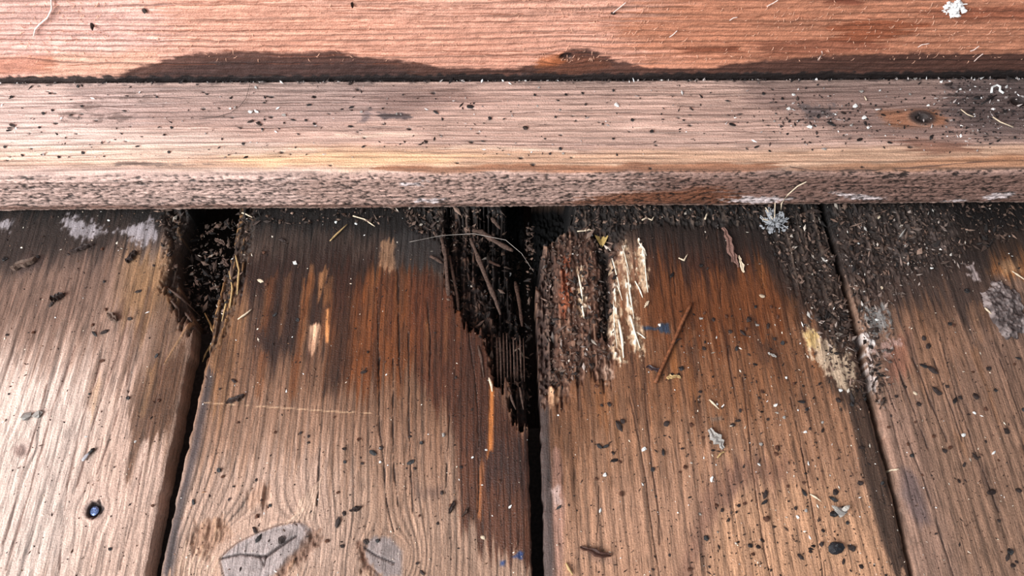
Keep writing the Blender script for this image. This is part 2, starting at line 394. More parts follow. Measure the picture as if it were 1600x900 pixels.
def paint_B(s, st):
    P = lambda pts, *a, **k: s.paint(FP(pts), *a, **k)
    if st == 'stain':
        P([(330, 470), (372, 385), (395, 410), (380, 540), (350, 640), (318, 620)], (146, 100, 54), 0.65, 14, 40)
        P([(560, 560), (690, 560), (700, 700), (690, 800), (600, 800), (570, 700)], (140, 104, 82), 0.5, 30, 50)
        P([(250, 740), (480, 700), (540, 760), (560, 910), (240, 910)], (182, 152, 136), 0.55, 40, 40)
        P([(318, 560), (835, 560), (840, 760), (690, 740), (560, 720), (440, 690), (300, 690)], (116, 82, 62), 0.6, 60, 40)
        P([(325, 400), (835, 400), (840, 660), (700, 660), (520, 630), (400, 600), (325, 610)], (96, 64, 44), 0.68, 45, 30)
        P([(500, 415), (640, 412), (690, 425), (722, 520), (700, 590), (640, 565), (570, 610), (520, 610), (500, 520)], (98, 51, 22), 0.88, 22, 38, gloss=0.45)
        P([(640, 420), (735, 430), (770, 600), (800, 650), (838, 700), (838, 885), (775, 868), (718, 818), (713, 700), (694, 640), (655, 605), (640, 520)], (76, 40, 24), 0.86, 9, 24, gloss=0.45)
        P([(700, 460), (770, 560), (800, 660), (790, 700), (720, 690), (690, 600)], (62, 34, 22), 0.65, 15, 50)
        P([(735, 690), (832, 680), (834, 765), (770, 750)], (48, 32, 29), 0.65, 18, 40)
        P([(350, 395), (520, 385), (610, 405), (560, 440), (510, 470), (500, 520), (455, 555), (425, 575), (400, 545), (398, 480), (360, 440)], (36, 22, 18), 0.9, 20, 30, gloss=0.45)
        P([(520, 400), (545, 400), (550, 560), (520, 640), (508, 600), (520, 520)], (44, 27, 20), 0.75, 12, 34)
        P([(470, 440), (490, 430), (480, 540), (468, 550)], (150, 100, 62), 0.55, 4, 30)
        P([(600, 430), (612, 425), (608, 520), (600, 540)], (80, 46, 28), 0.6, 4, 40)
        P([(640, 735), (655, 770), (690, 758), (688, 775), (650, 785)], (96, 72, 62), 0.6, 8, 6)
        P([(765, 590), (772, 592), (770, 700), (762, 705)], (214, 128, 62), 0.75, 2.5, 10)
        P([(748, 730), (756, 728), (752, 800), (746, 800)], (190, 115, 62), 0.6, 3, 16)
        P([(483, 512), (494, 502), (501, 512), (498, 540), (486, 556), (482, 540)], (232, 182, 146), 0.95, 2, 6)
        P([(508, 490), (512, 490), (513, 540), (508, 540)], (224, 150, 92), 0.85, 2, 10)
        P([(498, 425), (512, 420), (505, 455), (497, 470)], (186, 128, 82), 0.6, 3, 12)
        streaks(s, 5, 50, 345, 800, 390, 560, lambda x: (x - 750) * 0.0004, [(40, 23, 17), (132, 86, 50), (104, 56, 26), (58, 28, 18), (34, 22, 19), (66, 42, 30)])
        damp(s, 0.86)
        P([(595, 380), (616, 372), (617, 422), (608, 424), (592, 418)], (150, 112, 84), 0.8, 3, 8, 4)
        P([(618, 360), (690, 360), (690, 420), (618, 420)], (42, 40, 40), 0.7, 8, 14)
        for q in ([(780, 876), (790, 876), (788, 885), (781, 884)], [(806, 868), (812, 862), (818, 864), (816, 874), (808, 872)], [(798, 870), (806, 868), (806, 872)]):
            P(q, (42, 62, 110), 0.9, 2, 0, 2)
        # grey weathered knots
        P([(343, 873), (356, 860), (372, 848), (405, 832), (440, 820), (468, 816), (488, 828), (480, 848), (455, 872), (428, 898), (405, 912), (350, 910)], (142, 128, 124), 0.97, 3, 1)
        P([(568, 850), (585, 838), (610, 840), (628, 860), (628, 900), (590, 905), (570, 880)], (132, 118, 114), 0.95, 4, 2)
        P([(250, 900), (262, 840), (300, 690), (322, 580), (336, 580), (312, 700), (285, 800), (268, 905)], (56, 48, 49), 0.85, 6, 16)  # chamfer along the left gap, its shade painted into the colour
    else:
        for q, w in (([(592, 560), (594, 680), (600, 760), (616, 830)], 2.6), ([(613, 560), (616, 680), (622, 790)], 2.8), ([(638, 520), (640, 650), (645, 800)], 2.6), ([(620, 420), (622, 560), (626, 600)], 2.8), ([(588, 450), (592, 600)], 2.2), ([(700, 640), (697, 770)], 2), ([(668, 430), (672, 600)], 2), ([(735, 520), (745, 640), (748, 800)], 2), ([(500, 700), (497, 790)], 2.4)):
            s.stroke(FP(q), w, (38, 26, 22), 0.85, -0.5)
        s.stroke(FP([(318, 629), (420, 636), (520, 643), (585, 646)]), 1.5, (214, 176, 140), 0.6, -0.05)
        # torn fibres above the big knot
        kx, ky = F(415, 868)
        dk = np.hypot((s.X - kx) * 0.85 + (s.Y - ky) * -0.25, (s.Y - ky) * 1.15 - (s.X - kx) * 0.22)
        kmask = s.mask(FP([(343, 873), (372, 848), (405, 832), (440, 820), (468, 816), (488, 828), (455, 872), (405, 912), (350, 910)]), 4)
        ringk = vn(dk / 0.0011, dk * 0, 3) - 0.5
        s.C *= (1 + kmask * ringk * 0.16)[..., None]; s.H += kmask * (ringk * 0.12 + 0.3) * MM
        for q in ([(343, 873), (356, 859), (372, 847), (405, 831), (440, 819), (468, 815)], [(343, 873), (347, 890), (352, 910)]):
            s.stroke(FP(q), 2.6, (86, 62, 50), 0.7, -0.3, 0.2)
        rot(s, [(478, 830), (500, 828), (505, 845), (470, 880), (430, 912), (415, 912), (440, 884), (470, 852)], 0.3, 4, 0.6, 1.3, (104, 76, 62), 0.7, 4, 6, (170, 132, 106))
        rot(s, [(560, 850), (572, 848), (574, 880), (600, 900), (590, 910), (562, 890)], 0.3, 4, 0.5, 1.2, (100, 72, 58), 0.7, 4, 6, (180, 146, 120))
        rot(s, [(296, 850), (306, 815), (345, 808), (365, 830), (345, 850), (318, 872)], 0.5, 6, 1.2, 0.8, (120, 84, 62), 0.5, 6, 6, (196, 156, 124))
        rot(s, [(385, 770), (422, 755), (420, 790), (390, 800)], 0.4, 5, 1.8, 0.2, (150, 112, 88), 0.35, 8, 4)
        s.stroke(FP([(343, 873), (375, 866), (415, 870), (440, 852), (462, 838)]), 3.4, (52, 40, 38), 0.9, -0.6)
        s.stroke(FP([(405, 868), (412, 885), (416, 868)]), 2.4, (52, 40, 38), 0.8, -0.4)
        s.stroke(FP([(570, 855), (590, 868), (618, 880)]), 2.4, (48, 38, 38), 0.9, -0.5)
        s.stroke(FP([(560, 848), (570, 880), (600, 905)]), 5, (110, 78, 62), 0.6, -0.5)
        for i in range(7):      # pale compressed fibres sweeping off the knot
            a = i * 9
            s.stroke(FP([(330 - a, 905), (332 - a * 0.9, 890 - a * 0.25), (345 - a, 872 - a * 0.5)]), 2.2, (214, 180, 152), 0.55, 0.22, 0.3)
            s.stroke(FP([(440 + a * 0.9, 822 - a * 0.2), (462 + a * 0.6, 806 - a * 0.6), (470 + a * 0.6, 780 - a * 0.6)]), 2.2, (212, 180, 154), 0.5, 0.22, 0.3)
        # left gap edge, chewed
        rot(s, [(345, 330), (395, 330), (388, 400), (366, 470), (345, 530), (318, 560), (325, 470), (345, 420)], 2.2, 9, 2.2, 1.0, (52, 38, 30), 0.75, 22, 8, (150, 108, 66))
        # the rotted hole
        rot(s, [(640, 326), (840, 326), (840, 385), (700, 372), (655, 362)], 1.2, 10, 1.2, 2.2, (38, 31, 28), 0.85, 14, 10, (84, 68, 58))
        m = rot(s, [(692, 340), (840, 330), (840, 668), (815, 660), (806, 650), (796, 606), (776, 598), (766, 560), (752, 522), (728, 512), (708, 478), (698, 420)], 7.5, 4, 4.0, 2.6, (30, 20, 17), 0.95, 22, 8, (84, 60, 48))
        rot(s, [(752, 330), (840, 330), (840, 560), (800, 560), (775, 500), (745, 420)], 6.0, 8, 3.0, 2.0, (22, 15, 13), 0.8, 22, 8)
        rot(s, [(785, 275), (850, 275), (850, 470), (818, 500), (800, 420)], 24.0, 6, 1.0, 2.0, (7, 5, 5), 0.95, 12, 6)  # near-black painted in for the darkness down the hole

def paint_C(s, st):
    P = lambda pts, *a, **k: s.paint(FP(pts), *a, **k)
    if st == 'stain':
        P([(1120, 790), (1180, 770), (1300, 735), (1375, 800), (1398, 910), (1105, 910)], (198, 148, 112), 0.65, 16, 30)
        P([(880, 780), (1060, 780), (1090, 910), (880, 910)], (166, 124, 98), 0.6, 40, 50)
        P([(1100, 760), (1150, 722), (1232, 716), (1230, 745), (1165, 758), (1145, 775), (1118, 800), (1095, 860), (1080, 910), (1058, 910), (1085, 820)], (124, 88, 72), 0.62, 8, 12)
        P([(1140, 730), (1160, 728), (1148, 780), (1132, 785)], (100, 72, 64), 0.4, 10, 8)
        P([(840, 600), (900, 560), (938, 600), (930, 690), (905, 720), (880, 770), (846, 800)], (74, 46, 29), 0.8, 16, 60)
        P([(960, 500), (1240, 470), (1270, 560), (1180, 640), (1000, 640)], (130, 80, 48), 0.65, 40, 50)
        P([(850, 600), (1340, 580), (1370, 720), (1200, 730), (1000, 740), (850, 800)], (132, 90, 62), 0.55, 60, 40)
        P([(850, 430), (1340, 430), (1360, 610), (1200, 620), (1000, 640), (850, 690)], (104, 66, 42), 0.6, 55, 30)
        P([(1000, 410), (1200, 400), (1250, 470), (1200, 530), (1100, 545), (1010, 520)], (96, 52, 26), 0.88, 24, 50, gloss=0.45)
        P([(985, 340), (1185, 340), (1215, 400), (1160, 445), (1015, 432)], (50, 29, 21), 0.88, 22, 50)
        P([(1170, 350), (1290, 350), (1320, 450), (1345, 560), (1290, 540), (1230, 470)], (46, 32, 26), 0.85, 18, 40)
        P([(1282, 500), (1340, 545), (1378, 690), (1424, 910), (1394, 910), (1378, 850), (1352, 750), (1326, 650), (1290, 590)], (66, 48, 38), 0.9, 5, 30)
        P([(862, 700), (876, 700), (882, 800), (880, 910), (862, 910)], (150, 112, 100), 0.6, 4, 16)
        P([(840, 600), (856, 600), (860, 712), (864, 800), (866, 910), (846, 910)], (60, 51, 51), 0.8, 4, 12)  # groove edge by the middle gap, darkened with painted shade
        P([(860, 765), (874, 760), (878, 788), (866, 796)], (186, 160, 152), 0.7, 4, 4, 4)
        streaks(s, 9, 34, 890, 1300, 400, 640, lambda x: (x - 750) * 0.0004, [(52, 30, 20), (140, 84, 42), (84, 48, 28), (60, 38, 28)])
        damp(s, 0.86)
        P([(1254, 512), (1285, 528), (1312, 548), (1338, 575), (1338, 606), (1308, 600), (1290, 575), (1268, 552)], (206, 180, 152), 0.85, 6, 10, 22)
        P([(1255, 515), (1280, 520), (1278, 545), (1262, 540)], (205, 170, 100), 0.6, 5, 5, 8)
        P([(1004, 512), (1028, 511), (1034, 506), (1046, 505), (1047, 521), (1034, 520), (1028, 516), (1004, 515)], (44, 60, 82), 0.9, 2.5, 2, 3)
        P([(1110, 653), (1128, 651), (1130, 656), (1112, 658)], (112, 98, 88), 0.6, 3, 0, 2)
        P([(906, 858), (930, 864), (955, 872), (962, 882), (935, 878)], (120, 88, 74), 0.6, 6, 2, 3)  # cast shadow of the seed husk, painted on the plank
    else:
        for q, w in (([(1160, 590), (1172, 720), (1185, 800), (1205, 905)], 2.4), ([(1005, 600), (1020, 720), (1032, 850)], 2.2), ([(985, 620), (1010, 760), (1030, 905)], 1.8), ([(1135, 545), (1150, 620)], 2), ([(1235, 620), (1262, 760), (1285, 905)], 2), ([(1250, 700), (1290, 905)], 1.6), ([(1050, 380), (1055, 460)], 2), ([(1122, 350), (1126, 480)], 2), ([(1188, 385), (1192, 450)], 2), ([(905, 500), (905, 640)], 3), ([(880, 500), (880, 640)], 2.4), ([(935, 760), (930, 900)], 1.6)):
            s.stroke(FP(q), w, (62, 40, 30), 0.7, -0.4)
        # crumbling ground by the hole
        rot(s, [(840, 326), (1290, 326), (1290, 356), (1000, 350), (960, 380), (900, 372), (840, 392)], 0.6, 8, 0.8, 1.2, (38, 31, 28), 0.85, 12, 10, (92, 76, 66))
        rot(s, [(838, 380), (882, 366), (945, 358), (968, 400), (955, 480), (968, 560), (945, 605), (900, 590), (880, 630), (845, 640)], 1.2, 8, 1.1, 1.3, (80, 54, 43), 0.85, 20, 10, (140, 106, 86))
        rot(s, [(836, 400), (862, 390), (868, 500), (866, 600), (838, 640)], 3.2, 7, 1.5, 1.3, (50, 35, 30), 0.85, 18, 8, (104, 80, 68))
        rot(s, [(930, 365), (950, 362), (955, 470), (950, 530), (936, 520), (940, 450)], 3.2, 5, 1.5, 1.0, (26, 19, 16), 0.95, 12, 6)
        rot(s, [(877, 400), (890, 405), (892, 470), (880, 500), (874, 470)], -0.6, 4, 1.5, 1.4, (128, 66, 42), 0.8, 8, 6, (160, 92, 62))
        rot(s, [(830, 275), (890, 275), (896, 326), (890, 352), (862, 372), (848, 386), (842, 440), (830, 440)], 30.0, 4, 1.0, 2.5, (7, 5, 5), 0.97, 4, 6)  # same hole on this plank, its inner darkness painted black
        for q in ([(955, 405), (962, 400), (968, 450), (960, 470)], [(956, 470), (966, 465), (974, 545), (962, 560), (954, 520)], [(970, 385), (978, 380), (988, 440), (990, 505), (982, 510), (976, 440)], [(996, 380), (1006, 378), (1012, 430), (1008, 460), (998, 450)], [(986, 490), (996, 500), (1008, 545), (1000, 555), (984, 530)], [(962, 545), (974, 545), (976, 570), (968, 572)], [(902, 420), (908, 420), (914, 480), (908, 496), (902, 470)]):
            rot(s, q, -0.3, 3, 1.8, 1.0, (190, 160, 130), 0.92, 12, 12, (246, 236, 218))
        P([(940, 575), (955, 568), (958, 590), (948, 600)], (190, 160, 140), 0.7, 4, 4, 8)
        rot(s, [(858, 605), (874, 604), (874, 625), (860, 640)], -0.3, 3, 1.5, 0.5, (216, 170, 132), 0.85, 6, 4)
        rot(s, [(1200, 345), (1298, 340), (1330, 470), (1345, 540), (1300, 530), (1262, 470), (1215, 400)], 0.6, 12, 1.2, 1.0, (50, 40, 35), 0.7, 24, 12, (92, 75, 64))

def paint_D(s, st):
    P = lambda pts, *a, **k: s.paint(FP(pts), *a, **k)
    if st == 'stain':
        P([(1440, 640), (1610, 600), (1700, 910), (1500, 910)], (150, 112, 88), 0.5, 40, 50)
        P([(1350, 620), (1420, 620), (1500, 910), (1430, 910)], (160, 124, 106), 0.55, 24, 40)
        P([(1300, 330), (1480, 330), (1560, 430), (1540, 500), (1430, 520), (1360, 480)], (54, 41, 36), 0.8, 34, 30)
        P([(1400, 500), (1480, 470), (1520, 540), (1470, 620), (1410, 600)], (150, 104, 74), 0.45, 24, 40)
        P([(1548, 385), (1580, 372), (1620, 390), (1620, 432), (1575, 436), (1545, 425)], (178, 110, 58), 0.8, 10, 12)
        P([(1560, 410), (1590, 405), (1596, 425), (1566, 430)], (206, 160, 118), 0.7, 6, 4, 6)
        P([(1380, 545), (1420, 520), (1420, 580), (1390, 600)], (150, 92, 72), 0.5, 10, 12)
        P([(1408, 730), (1432, 745), (1448, 790), (1455, 820), (1440, 828), (1425, 805), (1410, 770)], (96, 80, 80), 0.7, 8, 8)
        P([(1470, 540), (1600, 520), (1620, 640), (1500, 660)], (126, 94, 76), 0.45, 30, 30)
        streaks(s, 13, 18, 1370, 1600, 430, 760, lambda x: (x - 750) * 0.0004, [(76, 56, 46), (150, 104, 72), (90, 68, 58)])
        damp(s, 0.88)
        for q, c in (([(1352, 482), (1378, 478), (1392, 500), (1380, 525), (1360, 540), (1352, 510)], (142, 142, 140)), ([(1350, 520), (1360, 520), (1368, 560), (1370, 610), (1358, 600)], (214, 200, 194)), ([(1400, 350), (1420, 352), (1425, 375), (1405, 380)], (128, 120, 116)), ([(1450, 360), (1480, 375), (1482, 395), (1460, 385)], (126, 112, 108)), ([(1512, 415), (1528, 414), (1530, 438), (1514, 432)], (190, 172, 168)), ([(1364, 545), (1400, 530), (1410, 540), (1370, 560)], (186, 150, 138)), ([(1400, 385), (1425, 398), (1418, 412), (1400, 410)], (120, 112, 108))):
            P(q, c, 0.8, 4, 6, 16, h=0.25)
    else:
        for q, w in (([(1398, 560), (1430, 640), (1450, 700)], 3), ([(1425, 560), (1480, 690)], 3), ([(1380, 590), (1440, 740), (1490, 900)], 2.2), ([(1500, 350), (1522, 398)], 2.4), ([(1470, 520), (1500, 640), (1560, 800)], 2), ([(1460, 560), (1505, 690)], 2.2), ([(1560, 560), (1605, 680)], 2)):
            s.stroke(FP(q), w, (60, 44, 38), 0.75, -0.4)
        rot(s, [(1300, 326), (1480, 326), (1500, 390), (1440, 430), (1380, 460), (1345, 470), (1325, 430)], 0.2, 14, 0.8, 1.0, (58, 46, 41), 0.6, 20, 14, (104, 87, 78))
        rot(s, [(1325, 450), (1352, 450), (1375, 600), (1385, 640), (1366, 640), (1345, 560)], 0.2, 5, 0.8, 1.6, None)

KB = [knot_px(410, 868, 62, 0.85), knot_px(600, 872, 34, 1.0)]
KA = [knot_px(146, 797, 17, 1.0), knot_px(33, 702, 13, 1.0)]
make_plank('A', A_L, A_R, (166, 135, 118), (190, 160, 144), KA, paint_A, 390, 0.0042, 0.22, label='pale weathered plank with a nail sunk in a knot')
make_plank('B', B_L, B_R, (150, 117, 97), (168, 134, 112), KB, paint_B, 420, 0.0026, 0.30, label='brown plank with grey knots and a rotted hole at its corner')
make_plank('C', C_L, C_R, (164, 121, 94), (156, 120, 99), [], paint_C, 420, 0.0048, 0.20, label='orange-brown plank with bleached white torn fibres')
make_plank('D', D_L, D_R, (136, 105, 87), (124, 97, 81), [], paint_D, 380, 0.0040, 0.22, label='dark dirty plank with a grey dust mat')
YC = np.arange(-0.46, 0.063, 0.004)
def paint_out(s, st):
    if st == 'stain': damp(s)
make_plank('E', edge_const(xa - 2 * PW - 0.008), edge_const(xa - PW - 0.008), (168, 130, 108), (188, 152, 130), [], paint_out, 60, 0.006, 0.22, ys=YC)
make_plank('G', edge_const(xd + PW + 0.006), edge_const(xd + 2 * PW + 0.006), (142, 104, 82), (128, 96, 78), [], paint_out, 60, 0.006, 0.22, ys=YC)

# tongues joining the boards down in the gaps, and the ground under the floor
def box_mesh(name, x0, x1, y0, y1, z0, z1):
    me = bpy.data.meshes.new(name)
    v = [(x, y, z) for z in (z0, z1) for y in (y0, y1) for x in (x0, x1)]
    me.from_pydata(v, [], [(0, 2, 3, 1), (4, 5, 7, 6), (0, 1, 5, 4), (2, 6, 7, 3), (0, 4, 6, 2), (1, 3, 7, 5)])
    return me
tong_mat = plain('tongue_wood', (30, 25, 23), 0.85, 0.2, 0.5, 700)
for key, edge, edge2, ylim in (('A', A_R, B_L, -0.055), ('B', B_R, C_L, -0.10), ('C', C_R, D_L, 0.06)):
    a = float(np.mean(edge[1])) - 0.004; b = float(np.mean(edge2[1])) + 0.004
    obj('tongue', box_mesh('tongue', a, b, -0.46, ylim, -0.0155, -0.0115), tong_mat, PLANKS[key][0], label='dark dusty tongue down in the gap')
gx = np.linspace(-0.5, 0.5, 120); gy = np.linspace(-0.5, 0.12, 90)
GX, GY = np.meshgrid(gx, gy)
gs = Surf(GX, GY); t = fbm(GX / 0.01, GY / 0.01, 3, 3)[..., None]
gs.C = rgb(38, 30, 26) * (1 - t) + rgb(62, 50, 44) * t
GZ = -0.044 + fbm(GX / 0.02, GY / 0.02, 5, 3) * 0.009
obj('underfloor_ground', grid_mesh('underfloor_ground', np.stack([GX, GY, GZ], -1), gs), MAT_FLOOR, floor, label='dark earth below the boards')

# ------------------------------------------------------------------ batten along the wall
HB, DB = 0.030, 0.0525
def profile():
    pts = [(DB, 0.001), (DB, HB)]
    out = [(DB, HB - 0.010), (DB, HB - 0.0006), (DB - 0.0008, HB)]
    n = 150
    for i in range(1, n): out.append((DB - 0.0008 - (DB - 0.0008 - 0.0055) * i / (n - 1), HB))
    R = 0.0055
    for a in np.linspace(0, 78, 32)[1:]:
        a = math.radians(a); out.append((0.0055 - R * math.sin(a) * 0.98, HB - R + R * math.cos(a)))
    y0, z0 = out[-1]
    for i in range(1, 50): out.append((y0 * (1 - i / 49) + 0.0002 * i / 49, z0 + (0.0065 - z0) * i / 49))
    for a in np.linspace(0, 90, 14)[1:]:
        a = math.radians(a); out.append((0.0002 + 0.004 * (1 - math.cos(a)), 0.0065 - 0.0055 * math.sin(a)))
    out.append((0.012, 0.0010)); out.append((DB, 0.0010))
    return np.array(out)
PR = profile()
SL = np.concatenate([[0], np.cumsum(np.hypot(*np.diff(PR, axis=0).T))])
_tan = np.gradient(PR, axis=0); _nor = np.stack([_tan[:, 1], -_tan[:, 0]], 1); _nor /= np.linalg.norm(_nor, axis=1)[:, None] + 1e-12
# outward normal: up on the top face
if _nor[40, 1] < 0: _nor = -_nor
def Bt(px, py):
    """photograph point on the batten -> x, girth length"""
    pys = []; xs = []
    use = range(2, len(PR) - 12)
    for i in use:
        y, z = PR[i]; x = 0.0
        for _ in range(3):
            c = ROT.T @ (np.array([x, y, z]) - CAM)
            x += (px - (800 + FPX * c[0] / -c[2])) * -c[2] / FPX
        pys.append(proj((x, y, z))[1]); xs.append(x)
    return float(np.interp(py, pys, xs)), float(np.interp(py, pys, SL[2:len(PR) - 12]))
XG = np.unique(np.round(np.concatenate([np.arange(-0.46, -0.25, 0.01), np.arange(-0.25, 0.25, 0.00062), np.arange(0.25, 0.461, 0.01)]), 6))
BP = lambda pts: [Bt(*p) for p in pts]
BX = np.repeat(XG[None], len(PR), 0); BS = np.repeat(SL[:, None], len(XG), 1)
bs = Surf(BX, BS, grain_x=True)
t = fbm(BX / 0.07, BS / 0.02, 4, 3)[..., None]
bs.C = rgb(182, 151, 139) * (1 - t) + rgb(200, 168, 152) * t
def PB(pts, *a, **k): bs.paint(BP(pts), *a, **k)
PB([(-60, 228), (520, 226), (900, 236), (1660, 226), (1660, 262), (1100, 266), (600, 266), (-60, 258)], (204, 164, 132), 0.68, 9, 40)  # highlight along the rounded edge, painted as a warm pale band
PB([(380, 240), (620, 236), (760, 246), (620, 258), (380, 258)], (232, 190, 146), 0.6, 7, 60)  # brightest stretch of the painted edge highlight
PB([(-60, 120), (240, 120), (250, 190), (120, 225), (-60, 220)], (196, 178, 172), 0.55, 30, 60)  # whitish window sheen painted into the left of the top face
PB([(-60, 200), (300, 205), (500, 235), (200, 258), (-60, 256)], (212, 192, 180), 0.6, 18, 60)  # painted sheen carried on towards the front edge
PB([(100, 125), (620, 124), (680, 160), (560, 200), (340, 195), (150, 190), (110, 160)], (150, 128, 122), 0.6, 20, 60)
PB([(560, 135), (740, 128), (740, 155), (600, 180)], (124, 100, 92), 0.5, 14, 40)
for q in ([(118, 164), (150, 158), (160, 166), (130, 172)], [(140, 182), (170, 176), (215, 180), (200, 188), (150, 188)], [(100, 178), (118, 174), (122, 184), (104, 186)], [(178, 150), (210, 146), (240, 152), (205, 158)]):
    PB(q, (104, 88, 82), 0.6, 5, 14, 14)
PB([(1180, 118), (1660, 112), (1660, 180), (1480, 220), (1320, 215), (1180, 160)], (118, 96, 90), 0.6, 24, 40)
PB([(1490, 118), (1660, 112), (1660, 215), (1530, 215), (1480, 180)], (74, 66, 66), 0.65, 24, 20, 12)
PB([(1380, 172), (1470, 172), (1480, 196), (1400, 200), (1376, 186)], (158, 100, 66), 0.6, 8, 10)
PB([(1380, 215), (1500, 222), (1520, 238), (1440, 240)], (122, 82, 66), 0.6, 6, 30)
PB([(1250, 165), (1300, 165), (1300, 182), (1255, 184)], (84, 80, 82), 0.6, 6, 8, 14)
PB([(590, 176), (645, 178), (640, 186), (592, 184)], (66, 60, 62), 0.8, 3, 6, 6)
PB([(568, 172), (580, 170), (572, 190), (560, 192)], (90, 82, 84), 0.6, 4, 4, 6)
PB([(170, 254), (190, 253), (260, 256), (330, 256), (260, 259), (180, 259)], (98, 84, 78), 0.7, 2, 20, 3)
for q in ([(520, 208), (640, 206), (640, 211), (520, 213)], [(700, 228), (900, 233), (900, 237), (700, 233)]):
    PB(q, (232, 206, 184), 0.6, 3, 40)
PB([(620, 260), (1180, 254), (1240, 266), (1180, 270), (620, 270)], (138, 88, 62), 0.75, 3, 50)
PB([(1240, 262), (1660, 238), (1660, 262), (1300, 272)], (164, 110, 76), 0.6, 6, 40)
# rough-sawn front face
PB([(-60, 270), (500, 271), (1660, 268), (1660, 340), (-60, 345)], (170, 138, 126), 0.9, 4, 10)
PB([(-60, 268), (480, 272), (460, 322), (-60, 326)], (184, 156, 146), 0.6, 14, 30)  # left-hand sheen painted over the front face
PB([(1000, 272), (1660, 266), (1660, 330), (1000, 330)], (102, 72, 62), 0.6, 26, 60)
PB([(940, 305), (1110, 290), (1180, 318), (1100, 328), (900, 328)], (112, 62, 38), 0.7, 10, 50)
PB([(-60, 322), (900, 318), (1660, 312), (1660, 345), (-60, 345)], (84, 56, 46), 0.75, 6, 20)  # shade of the undercut painted along the lower edge
for q in ([(1120, 312), (1190, 306), (1250, 310), (1180, 318)], [(1300, 300), (1340, 302), (1390, 312), (1360, 314), (1320, 308)], [(1460, 318), (1500, 312), (1510, 316), (1470, 322)], [(1530, 308), (1580, 300), (1586, 305), (1540, 314)], [(640, 312), (690, 310), (680, 318), (645, 316)], [(625, 288), (668, 282), (660, 290), (630, 292)]):
    PB(q, (222, 206, 204), 0.85, 2.5, 14, 8)
# dirt at the wall
PB([(-60, 119), (1660, 108), (1660, 122), (800, 127), (-60, 131)], (62, 52, 50), 0.75, 5, 8, 8)
bs.grain([(Bt(1440, 184)[1], Bt(1440, 184)[0], 0.0038, 1.5), (Bt(160, 174)[1], Bt(160, 174)[0], 0.0018, 1.8)], 0.20, 0.0030, None, None)
front = sst(SL[162], SL[176], BS) * sst(SL[246], SL[240], BS)
saw = (vn((BX + BS * 0.9) / 0.0012, (BS - BX * 0.25) / 0.0006, 3) - 0.5) + 0.7 * (vn((BX + BS * 0.8) / 0.0022, BS / 0.0012, 5) - 0.5)
bs.H += front * saw * 0.75 * MM
pit = sst(0.08, 0.36, -saw) * front
bs.C *= (1 - 0.62 * pit)[..., None]
bs.H += (fbm(BX / 0.05, BS / 0.01, 8, 2) - 0.5) * 0.6 * MM
for q, w in (([(0, 168), (400, 160), (800, 158)], 1.6), ([(250, 140), (620, 142)], 1.6), ([(500, 150), (1060, 149), (1300, 152)], 1.5), ([(800, 176), (1160, 178)], 1.6), ([(900, 135), (1400, 136)], 1.4), ([(600, 222), (1000, 226), (1400, 214)], 1.6), ([(1050, 165), (1350, 170)], 1.4), ([(300, 200), (700, 198)], 1.4), ([(1100, 205), (1350, 204)], 1.8), ([(1235, 262), (1270, 268), (1380, 263), (1600, 250)], 2.2), ([(0, 150), (300, 152)], 1.5), ([(1060, 192), (1300, 190)], 1.5)):
    bs.stroke(BP(q), w, (82, 62, 56), 0.7, -0.22)
# knot hole in the batten
kx, ks_ = Bt(1440, 184)
d = np.hypot((BX - kx) / 1.45, (BS - ks_))
bs.mix(sst(0.0052, 0.003, d) * 0.9, (48, 42, 42)); bs.H += sst(0.0052, 0.0040, d) * 0.4 * MM
bs.H -= sst(0.0026, 0.0012, np.hypot((BX - kx) / 1.3, BS - ks_ - 0.0004)) * 2.5 * MM
kx, ks_ = Bt(1592, 158)
d = np.hypot((BX - kx) / 1.3, (BS - ks_)); bs.mix(sst(0.004, 0.002, d) * 0.9, (40, 30, 28)); bs.H -= sst(0.0032, 0.0014, d) * 2 * MM
# woodworm holes, black pits
for i in range(60):
    x = random.uniform(-0.23, 0.23); s_ = random.uniform(SL[6], SL[165]); r = random.choice([0.0004, 0.0005, 0.0007])
    k = (abs(BX - x) < 0.003) & (abs(BS - s_) < 0.003)
    mm = np.zeros(BX.shape); mm[k] = sst(r * 1.2, r * 0.6, np.hypot((BX[k] - x) / 1.5, BS[k] - s_))
    bs.mix(mm * 0.9, (34, 28, 27)); bs.H -= mm * 0.7 * MM
bs.C = np.clip(bs.C, 0.01, 1)
NB = _nor[:, None, :]
YB = PR[:, None, 0] + NB[..., 0] * bs.H; ZB = PR[:, None, 1] + NB[..., 1] * bs.H
batten = obj('baseboard_back', grid_mesh('baseboard_back', np.stack([BX, YB, ZB], -1), bs), MAT_SIDE, None, kind='structure',
             label='worn grey-brown wooden batten with rough-sawn rounded front lying along the wall', category='baseboard')

# ------------------------------------------------------------------ wall board
YW = 0.0535
WZ = np.unique(np.round(np.concatenate([np.arange(0.012, 0.026, 0.004), np.arange(0.026, 0.086, 0.00038), np.arange(0.09, 0.22, 0.006)]), 6))
WX, WZZ = np.meshgrid(XG, WZ)
ws = Surf(WX, WZZ, grain_x=True)
t = fbm(WX / 0.08, WZZ / 0.02, 2, 3)[..., None]
ws.C = rgb(214, 162, 142) * (1 - t) + rgb(206, 146, 122) * t
WP = lambda pts: [Wl(*p) for p in pts]
def PWl(pts, *a, **k): ws.paint(WP(pts), *a, **k)
PWl([(-80, -30), (260, -30), (240, 80), (140, 118), (-80, 120)], (212, 170, 160), 0.75, 50, 60)
PWl([(1000, -30), (1700, -30), (1700, 125), (1060, 125), (980, 60)], (178, 114, 84), 0.75, 60, 80)
PWl([(60, 85), (250, 80), (220, 120), (60, 120)], (200, 150, 122), 0.5, 10, 30)
